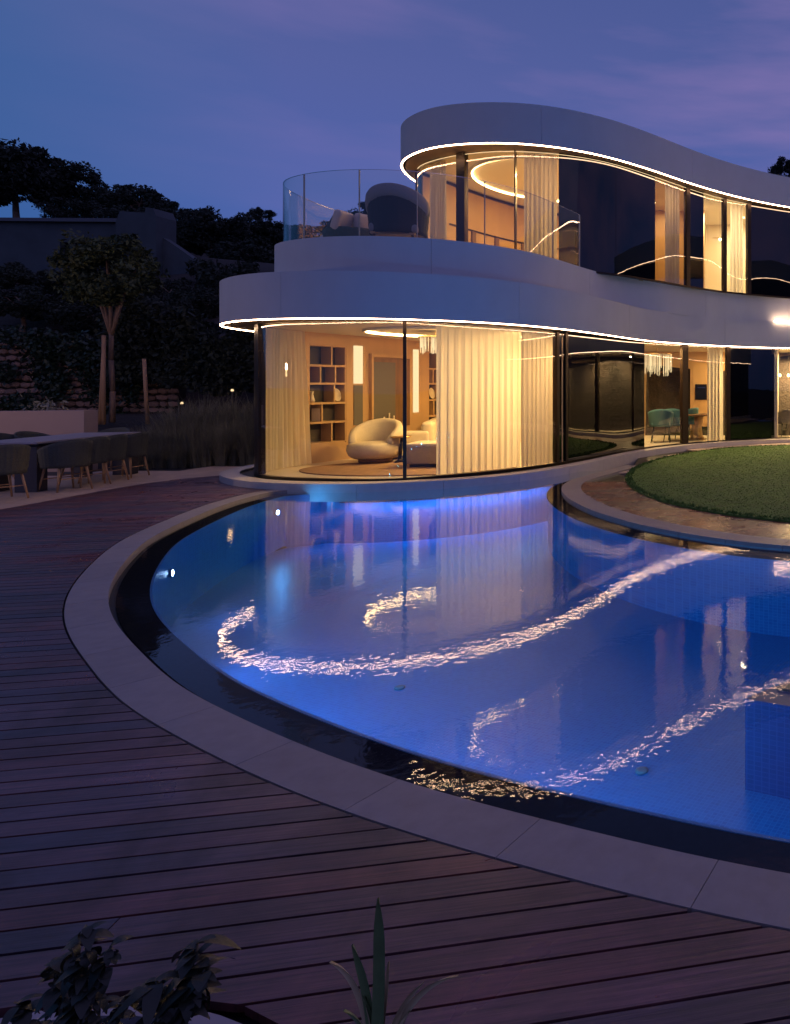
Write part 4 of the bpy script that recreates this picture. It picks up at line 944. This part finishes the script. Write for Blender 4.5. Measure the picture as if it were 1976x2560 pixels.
bl_ = [(60, 700, 31, 75, 2, 'dark bush below the neighbouring house at the left', .7), (180, 715, 31, 70, 0, 'dark bush below the dark window of the neighbouring house', .7), (300, 720, 31, 75, 1, 'dark bush below the chimney of the neighbouring house', .7), (430, 735, 32, 70, 2, 'dark bush below the sloping side wall', .7), (510, 760, 31, 75, 3, 'dark bush right of the sloping side wall', .8), (190, 535, 52, 70, 1, 'low dark tree right behind the roof of the neighbouring house', .7), (330, 560, 50, 80, 2, 'low dark tree behind the chimney of the neighbouring house', .7), (450, 590, 50, 80, 0, 'low dark tree behind the sloping side wall', .8), (640, 650, 48, 100, 3, 'dense low dark tree left of the curved upper parapet', .8), (40, 440, 58, 115, 0, 'tallest dark tree at the upper left border with sky showing under its crown', 1.0), (150, 450, 60, 80, 1, 'dark tree joining the tallest one on its right', .9),
       (265, 505, 62, 75, 2, 'broad dark tree above the neighbouring house roof', .8), (345, 510, 60, 80, 3, 'rounded dark tree above the chimney of the neighbouring house', .8), (430, 540, 58, 60, 0, 'small rounded dark tree right of the chimney', .8),
       (525, 585, 50, 85, 1, 'round dark tree above the sloping wall', 1.0), (625, 580, 55, 60, 2, 'dark tree directly left of the terrace glass', 1.0), (690, 590, 55, 60, 3, 'dark tree seen through the left terrace glass', .9), (655, 535, 60, 26, 0, 'small leafy top standing out beside the terrace glass', .9),
       (770, 600, 52, 62, 2, 'dark tree behind the terrace sofa', .8), (940, 545, 60, 60, 1, 'dark tree behind the terrace armchair', .9), (860, 585, 60, 60, 3, 'low dark tree between sofa and armchair on the terrace', .8),
       (1975, 425, 60, 58, 0, 'dark tree top above the roof at the right border', .8), (480, 800, 40, 110, 3, 'dense dark tree below the sloping wall', 1.1), (590, 760, 36, 120, 0, 'dense dark tree between reeds and house, left of the lower band', 1.3),
       (430, 830, 30, 100, 1, 'dark tree behind the short stake', 1.2), (560, 900, 27, 110, 2, 'dark tree behind the tall reeds near the house', 1.1), (20, 610, 40, 65, 1, 'dark bush in front of the neighbouring house at the left border', .9), (60, 760, 29, 90, 2, 'dark shrub above the stone wall at the left border', .7), (230, 790, 29, 90, 3, 'dark shrub above the stone wall behind the young tree', .7), (380, 770, 33, 90, 0, 'dark shrub right of the young tree crown', .8), (130, 470, 66, 60, 3, 'dark tree filling the gap behind the tallest one', .8)]
for i, (p, q, Y, r, k, lb, sq) in enumerate(bl_): bgtree(p, q, Y, r, k, lb, sq, i*1.3)
# neighbouring house on the slope
Yh = 37
nh = empty('neighbour_house', (at(200, Yh), Yh, 0), 0, label='dim grey neighbouring house with a chimney and a sloping side wall on the hill', cat='house')
def vp(px0, py0, Y=Yh): return (at(px0, Y)-at(200, Yh), zat(py0, Y))
def nhp(nm, pts, dy, th, mt):
    m_ = vprism([vp(a, b) for a, b in pts][::-1], dy, th); return m_.obj(nm, M[mt], nh)
nhp('wall', [(-150, 553), (150, 555), (150, 700), (-150, 760)], 0, .4, 'housewall')
nhp('wall', [(150, 655), (240, 655), (240, 700), (150, 700)], 0, .4, 'housewall')
nhp('wall', [(150, 555), (240, 556), (240, 605), (150, 605)], 0, .4, 'housewall')
nhp('wall', [(240, 556), (312, 557), (312, 720), (240, 700)], 0, .4, 'housewall')
nhp('roof', [(-150, 545), (312, 548), (312, 557), (-150, 553)], -.25, 1.5, 'houseroof')
nhp('window', [(150, 605), (240, 605), (240, 655), (150, 655)], .25, .05, 'windowdark')
nhp('window_mullion', [(176, 605), (180, 605), (180, 655), (176, 655)], .18, .06, 'houseroof')
nhp('chimney', [(312, 560), (322, 533), (384, 537), (386, 524), (404, 526), (412, 545), (412, 720), (312, 720)], -.5, 1.2, 'housewall')
nhp('side_wall', [(412, 595), (445, 617), (545, 688), (548, 738), (472, 730), (412, 690)], -.1, .4, 'housewall')
# rubble wall with ivy
Ys = 24.0
rw = empty('rubble_stone_wall', (-25, Ys+.1, .6), 0, label='rough pinkish rubble stone wall at the left, half covered by ivy', cat='wall')
sm = []
for k in range(6):
    bm = bmesh.new(); bmesh.ops.create_icosphere(bm, subdivisions=1, radius=1); rr = random.Random(k)
    for v in bm.verts: v.co = Vector((max(-.8, min(.8, v.co.x))*(1+rr.uniform(-.12, .12)), v.co.y*.7, max(-.8, min(.8, v.co.z))*(1+rr.uniform(-.12, .12))))
    me_ = bpy.data.meshes.new('stone'); bm.to_mesh(me_); bm.free(); me_.materials.append(M['stones']); sm.append(me_)
MB().box((.2, .2, 1.3), (7.4, .3, 3.0)).obj('wall_core', M['soil'], rw)
cnt = 0
for j in range(13):
    x = -3.2+rng.uniform(0, .2)
    while x < 3.6 and cnt < 299:
        wd_ = rng.uniform(.22, .42); o = link('stone', sm[rng.randint(0, 5)], None, rw); o.location = (x+wd_/2, rng.uniform(-.03, .03), -.05+j*.225+rng.uniform(-.02, .02)); o.scale = (wd_/1.62, .12, .128); o.rotation_euler = (0, rng.uniform(-.15, .15), 0); x += wd_+.01; cnt += 1
def leafcloud(pts, size, seed, elong=.6):
    r_ = np.random.RandomState(seed); P = np.array(pts); nl = len(P); a = r_.normal(size=(nl, 3)); a /= np.linalg.norm(a, axis=1)[:, None]; b = np.cross(a, r_.normal(size=(nl, 3))); b /= np.linalg.norm(b, axis=1)[:, None]
    s_ = size*r_.uniform(.6, 1.4, nl)[:, None]
    V = np.stack([P-a*s_, P+b*s_*elong, P+a*s_, P-b*s_*elong], 1).reshape(-1, 3)
    me = bpy.data.meshes.new('leaves'); me.from_pydata(V.tolist(), [], np.arange(4*nl).reshape(-1, 4).tolist()); me.update(); return me
r_ = np.random.RandomState(9); ivp = []
blobs = [(-24.5, 3.2, .9, .5), (-23.5, 2.7, 1.1, .7), (-22.7, 3.1, 1.0, .6), (-25.0, 1.9, .45, .6), (-26.0, 1.3, .5, .3), (-26.7, 2.3, .4, .3), (-23.5, 1.7, .45, .5), (-22.4, 1.9, .35, .7), (-26.3, 3.5, 1.5, .3), (-21.9, 2.9, .8, .7), (-23.0, .8, .5, .3), (-26.9, .9, .5, .5), (-25.4, 2.8, .5, .9)]
for cx_, cz_, a_, b_ in blobs:
    n = int(1300*a_*b_)+120; th = r_.uniform(0, 2*PI, n); q = np.sqrt(r_.uniform(0, 1, n))
    ivp += list(zip(cx_+a_*q*np.cos(th)+r_.normal(0, .08, n), Ys-.12-np.abs(r_.normal(0, .16, n)), cz_+b_*q*np.sin(th)+r_.normal(0, .08, n)))
iv = link('ivy', leafcloud([(x+24, y-Ys, z) for x, y, z in ivp], .075, 4), M['ivy'], label='dark ivy hanging in patches over the rubble stone wall', cat='ivy'); iv.location = (24*-1, Ys, 0)
# dark clipped hedge mass beyond the reeds
hp = []
r_ = np.random.RandomState(19); n = 26000
hx = r_.uniform(-22.5, -10.5, n); hz = r_.uniform(.2, 1, n)**.7
hp = np.c_[hx+17, -r_.uniform(0, .8, n)+.25*np.sin(hx*1.7), .6+hz*(3.6+.5*np.sin(hx*1.1)+.3*np.sin(hx*3.1))]
hd = link('hedge', leafcloud(hp.tolist(), .085, 5), M['leafdark'], label='tall dark hedge behind the reeds and the thin garden lamps', cat='hedge'); hd.location = (-17, 23.6, 0)
# young tree with stakes
Yt = 20.2; bx_, bz_ = at(280, Yt), .8
yt = empty('young_tree', (bx_, Yt, bz_), 0, label='young slender tree with a leafy olive crown in the garden at the left', cat='tree')
m_ = MB(); P_ = [(0, 0, 0), (.02, 0, .9), (-.03, 0, 1.8), (-.02, 0, 2.6)]
for a, b, r0, r1 in zip(P_[:-1], P_[1:], (.075, .065, .06), (.065, .06, .055)): m_.tube(a, b, r0, r1, 9)
tips = [(-.9, .1, 4.3), (.6, .2, 4.6), (.1, -.3, 5.0), (-.4, .3, 4.9), (1.1, -.1, 4.0), (-1.2, 0, 3.7), (.3, .3, 3.9)]
for t in tips: md = Vector((t[0]*.35, t[1]*.35, 3.7)); m_.tube((-.02, 0, 2.5), md, .05, .035, 7); m_.tube(md, t, .035, .008, 6)
m_.obj('trunk', M['bark'], yt, True)
me_, C_ = crown(7500, 1.5, 1.1, 1.25, 64, .075, 77); o = link('crown', me_, M['leafyoung'], yt); o.location = (0, 0, zat(678, Yt)-bz_)
for i, (p, t0, t1, lb) in enumerate([(259, 838, 1058, 'taller timber stake left of the young tree'), (250, 850, 1058, 'leaning timber stake, leftmost of the pair by the young tree'), (369, 897, 1053, 'single short timber stake standing apart right of the young tree')]):
    Y = 20.0+.15*i; dx = .12 if i == 1 else (.0 if i == 0 else -.1)
    o = MB().tube((0, 0, 0), (dx, 0, zat(t0, Y)-.75), .05, .045, 9).obj('timber_stake', M['stake'], None, True); o.location = (at(p, Y), Y, .75); tag(o, lb, 'stake', 'timber stakes in the garden bed')
# thin garden lamps
for p, t0, Y, lb in [(455, 1010, 19.6, 'thin garden lamp on a spike, shorter and farther left among the reeds'), (581, 978, 18.9, 'thin garden lamp on a spike, taller one close to the house')]:
    e = empty('garden_lamp', (at(p, Y), Y, .4), 0, label=lb, cat='garden lamp', group='thin garden lamps among the reeds')
    MB().tube((0, 0, 0), (0, 0, zat(t0, Y)-.4), .014, n=6).obj('stem', M['antra'], e); MB().lathe([(.03, zat(t0, Y)-.4), (.035, zat(t0, Y)-.37), (.02, zat(t0, Y)-.34)], n=10).obj('head', M['crystal'], e, True)
    light('spike_lamp', 'POINT', (at(p, Y), Y-.08, zat(t0, Y)+.08), .8, WARM, None, None, shadow_soft_size=.05)
# small flowering bit behind low wall
e = empty('potted_plant', (at(120, 18.2), 18.2, .2), 0, label='pale leafy plant peeping over the low pinkish wall', cat='plant')
r_ = np.random.RandomState(31)
link('leaves', leafcloud((r_.normal(0, 1, (220, 3))*np.array([.22, .15, .12])+np.array([0, 0, 1.05])).tolist(), .06, 3, .3), mat('pale_leaf', (.20, .20, .15), .6), e)
MB().tube((0, 0, 0), (0, 0, 1.0), .02, .01).obj('stem', M['bark'], e)
# ornamental reeds
def reed_mesh(nbl, h, spread, seed):
    r_ = random.Random(seed); vv = []; ff = []
    for k in range(nbl):
        a = r_.uniform(0, 2*PI); q = abs(r_.gauss(0, .10)); x0, y0 = q*math.cos(a), q*math.sin(a); L = h*r_.uniform(.55, 1.05); ln = spread*r_.uniform(.1, 1); a2 = a+r_.uniform(-.6, .6); w_ = r_.uniform(.006, .011); dr = r_.uniform(0, .35)
        n0 = len(vv)
        for j in range(5):
            t = j/4; x = x0+math.cos(a2)*ln*L*t**1.7; y = y0+math.sin(a2)*ln*L*t**1.7; z = L*(t-dr*t**3*.5); ww = w_*(1-t*.9)
            vv += [(x-math.sin(a2)*ww, y+math.cos(a2)*ww, z), (x+math.sin(a2)*ww, y-math.cos(a2)*ww, z)]
        for j in range(4): b = n0+2*j; ff.append((b, b+1, b+3, b+2))
    return mesh('reed_blades', vv, ff)
rm = [reed_mesh(260, 1.5, .55, k) for k in range(4)]
for q in rm: q.materials.append(M['reed'])
k = 0; rr = random.Random(12)
for row, (Y0, h) in enumerate([(17.0, .62), (17.6, .92), (18.3, 1.0)]):
    for i in range(11):
        px = 345+i*29+row*11+rr.uniform(-6, 6)
        if row == 0 and px > 560: Y = 17.9
        else: Y = Y0+ (px-345)/290*.9*(1 if row == 0 else .6)
        sc = h*rr.uniform(.8, 1.12)*(.72+.4*min(1, (px-340)/170)); 
        z = max(-.2, hgt(at(px, Y), Y))
        o = link('reed_clump', rm[rr.randint(0, 3)]); o.location = (at(px, Y), Y, z); o.scale = (sc, sc, sc); o.rotation_euler = (0, 0, rr.uniform(0, 6)); k += 1
        tag(o, ORD[i]+[' low reed clump from the left in the front row beside the stone terrace', ' tall reed clump from the left in the middle row of the garden bed', ' reed clump from the left in the back row before the dark hedge'][row], 'reeds', ['front row of reeds', 'middle row of reeds', 'back row of reeds'][row])
# ------------------------------------------------------------------ foreground planting
def leafpoly(L, W, bend, n=6, fold=.15):
    vv = []; ff = []
    for i in range(n+1):
        t = i/n; w_ = W*math.sin(PI*min(1, t*.92+.06))**.8; z = -bend*t*t*L; x = L*t*(1-.2*bend*t)
        vv += [(x, -w_, z+fold*w_), (x, 0, z), (x, w_, z+fold*w_)]
    for i in range(n): b = 3*i; ff += [(b, b+1, b+4, b+3), (b+1, b+2, b+5, b+4)]
    return vv, ff
def leafy(loc, stems, seed, label, L=.075, W=.028, mt='darkleaf'):
    rr = random.Random(seed); e = empty('leafy_plant', loc, 0, label=label, cat='plant'); st = MB(); lf = MB()
    for (dx, dy, h) in stems:
        p0 = Vector((dx*.15, dy*.15, 0)); p1 = Vector((dx, dy, h)); mid = p0.lerp(p1, .5)+Vector((rr.uniform(-.02, .02), 0, .04)); pts = [p0, mid, p1]
        st.tube(p0, mid, .006, .005, 6); st.tube(mid, p1, .005, .003, 6)
        for k in range(26):
            t = .2+.8*k/25; p = p0.lerp(mid, t*2) if t < .5 else mid.lerp(p1, t*2-1)
            for q in range(2):
                v, f = leafpoly(L*rr.uniform(.35, 1.0), W*.72*rr.uniform(.5, 1.1), rr.uniform(.3, 1.2))
                mt_ = Matrix.Translation(p) @ Matrix.Rotation(rr.uniform(0, 2*PI), 4, 'Z') @ Matrix.Rotation(rr.uniform(-.9, .5), 4, 'Y')
                lf.add([mt_ @ Vector(c) for c in v], f)
    st.obj('stem', M[mt], e, True); lf.obj('leaves', M[mt], e, True); return e
zp = ZC-.02
leafy((-2.04, 2.0, zp), [(-.17, .0, .28), (-.09, .02, .38), (-.01, 0, .44), (.03, 0, .50), (.08, .02, .43), (.14, 0, .30), (.10, 0, .20), (-.05, .03, .30), (-.2, 0, .18), (-.12, 0, .20)], 1, 'dark leafy plant with drooping leaves, tallest of the shadowed plants in the near planter', .060, .026)
leafy((-1.83, 2.02, zp), [(.0, 0, .33), (.10, .02, .42), (.05, .0, .28), (.14, 0, .36)], 2, 'smaller dark plant with two upright stems right of the tallest leafy one', .09, .03)
leafy((-1.42, 1.94, zp), [(-.05, 0, .10), (.04, .0, .12), (.10, 0, .07)], 3, 'low dark plant in the near planter left of the strap leaves', .06, .024)
leafy((-2.42, 2.02, zp), [(-.05, 0, .12), (.04, .0, .12), (.12, 0, .09)], 4, 'low dark plant at the lower left border of the planter', .07, .024)
def strap(bl, label, loc):
    e = empty('strap_leaf_plant', loc, 0, label=label, cat='plant')
    for (tx, tz, W, curl, mt) in bl:
        vv = []; ff = []; n = 14
        for i in range(n+1):
            t = i/n; x = tx*t**1.6; z = tz*(t*(1+curl)-curl*t*t*1.0); w_ = W*(1-.15*t)*(1-max(0, t-.75)**2*14) ; w_ = max(w_, .0015)
            y = .03*math.sin(t*2.2)
            vv += [(x-w_, y-.004, z), (x, y+.004, z), (x+w_, y-.004, z)]
        for i in range(n): b = 3*i; ff += [(b, b+1, b+4, b+3), (b+1, b+2, b+5, b+4)]
        link('leaf', mesh('leaf', vv, ff, True), M[mt], e)
    return e
strap([(.0, .585, .019, .04, 'strap'), (-.075, .45, .015, .12, 'strap'), (-.14, .40, .012, .7, 'strapdry'), (.23, .36, .014, .8, 'strapdry'), (.13, .34, .010, .5, 'strapdry'), (.09, .26, .009, .2, 'strap'), (-.04, .30, .010, .1, 'strap'), (.03, .40, .008, .1, 'strapdry'), (-.10, .26, .008, .6, 'strap')], 'strap leaved plant with one tall upright green blade at the deck edge', (-1.19, 2.0, zp-.02))
strap([(-.16, .10, .008, .9, 'strap'), (.07, .11, .008, .5, 'strap'), (-.05, .13, .006, .3, 'strap')], 'short strap leaved tuft between the two dark leafy plants', (-1.75, 1.9, zp))
strap([(.12, .12, .006, .3, 'strapdry'), (.03, .09, .006, .3, 'strap')], 'few thin dry blades right of the tall strap leaved plant', (-.98, 1.98, zp))
strap([(-.06, .15, .009, .3, 'strap'), (.10, .11, .008, .6, 'strap'), (.02, .17, .008, .2, 'strap')], 'bright green strap tuft at the lower left corner', (-2.28, 1.93, zp))
gr = MB(); rr = random.Random(8)
for k in range(700):
    a = rr.uniform(.1*PI, .9*PI); q = rr.uniform(.75, 1.2); gr.tube((-2.15+q*math.cos(a), 1.06+q*math.sin(a), zp), (-2.15+q*math.cos(a)+rr.uniform(-.01, .01), 1.06+q*math.sin(a), zp+rr.uniform(.006, .016)), rr.uniform(.006, .014), .004, 5)
gr.obj('gravel', M['gravel'], kind='stuff')
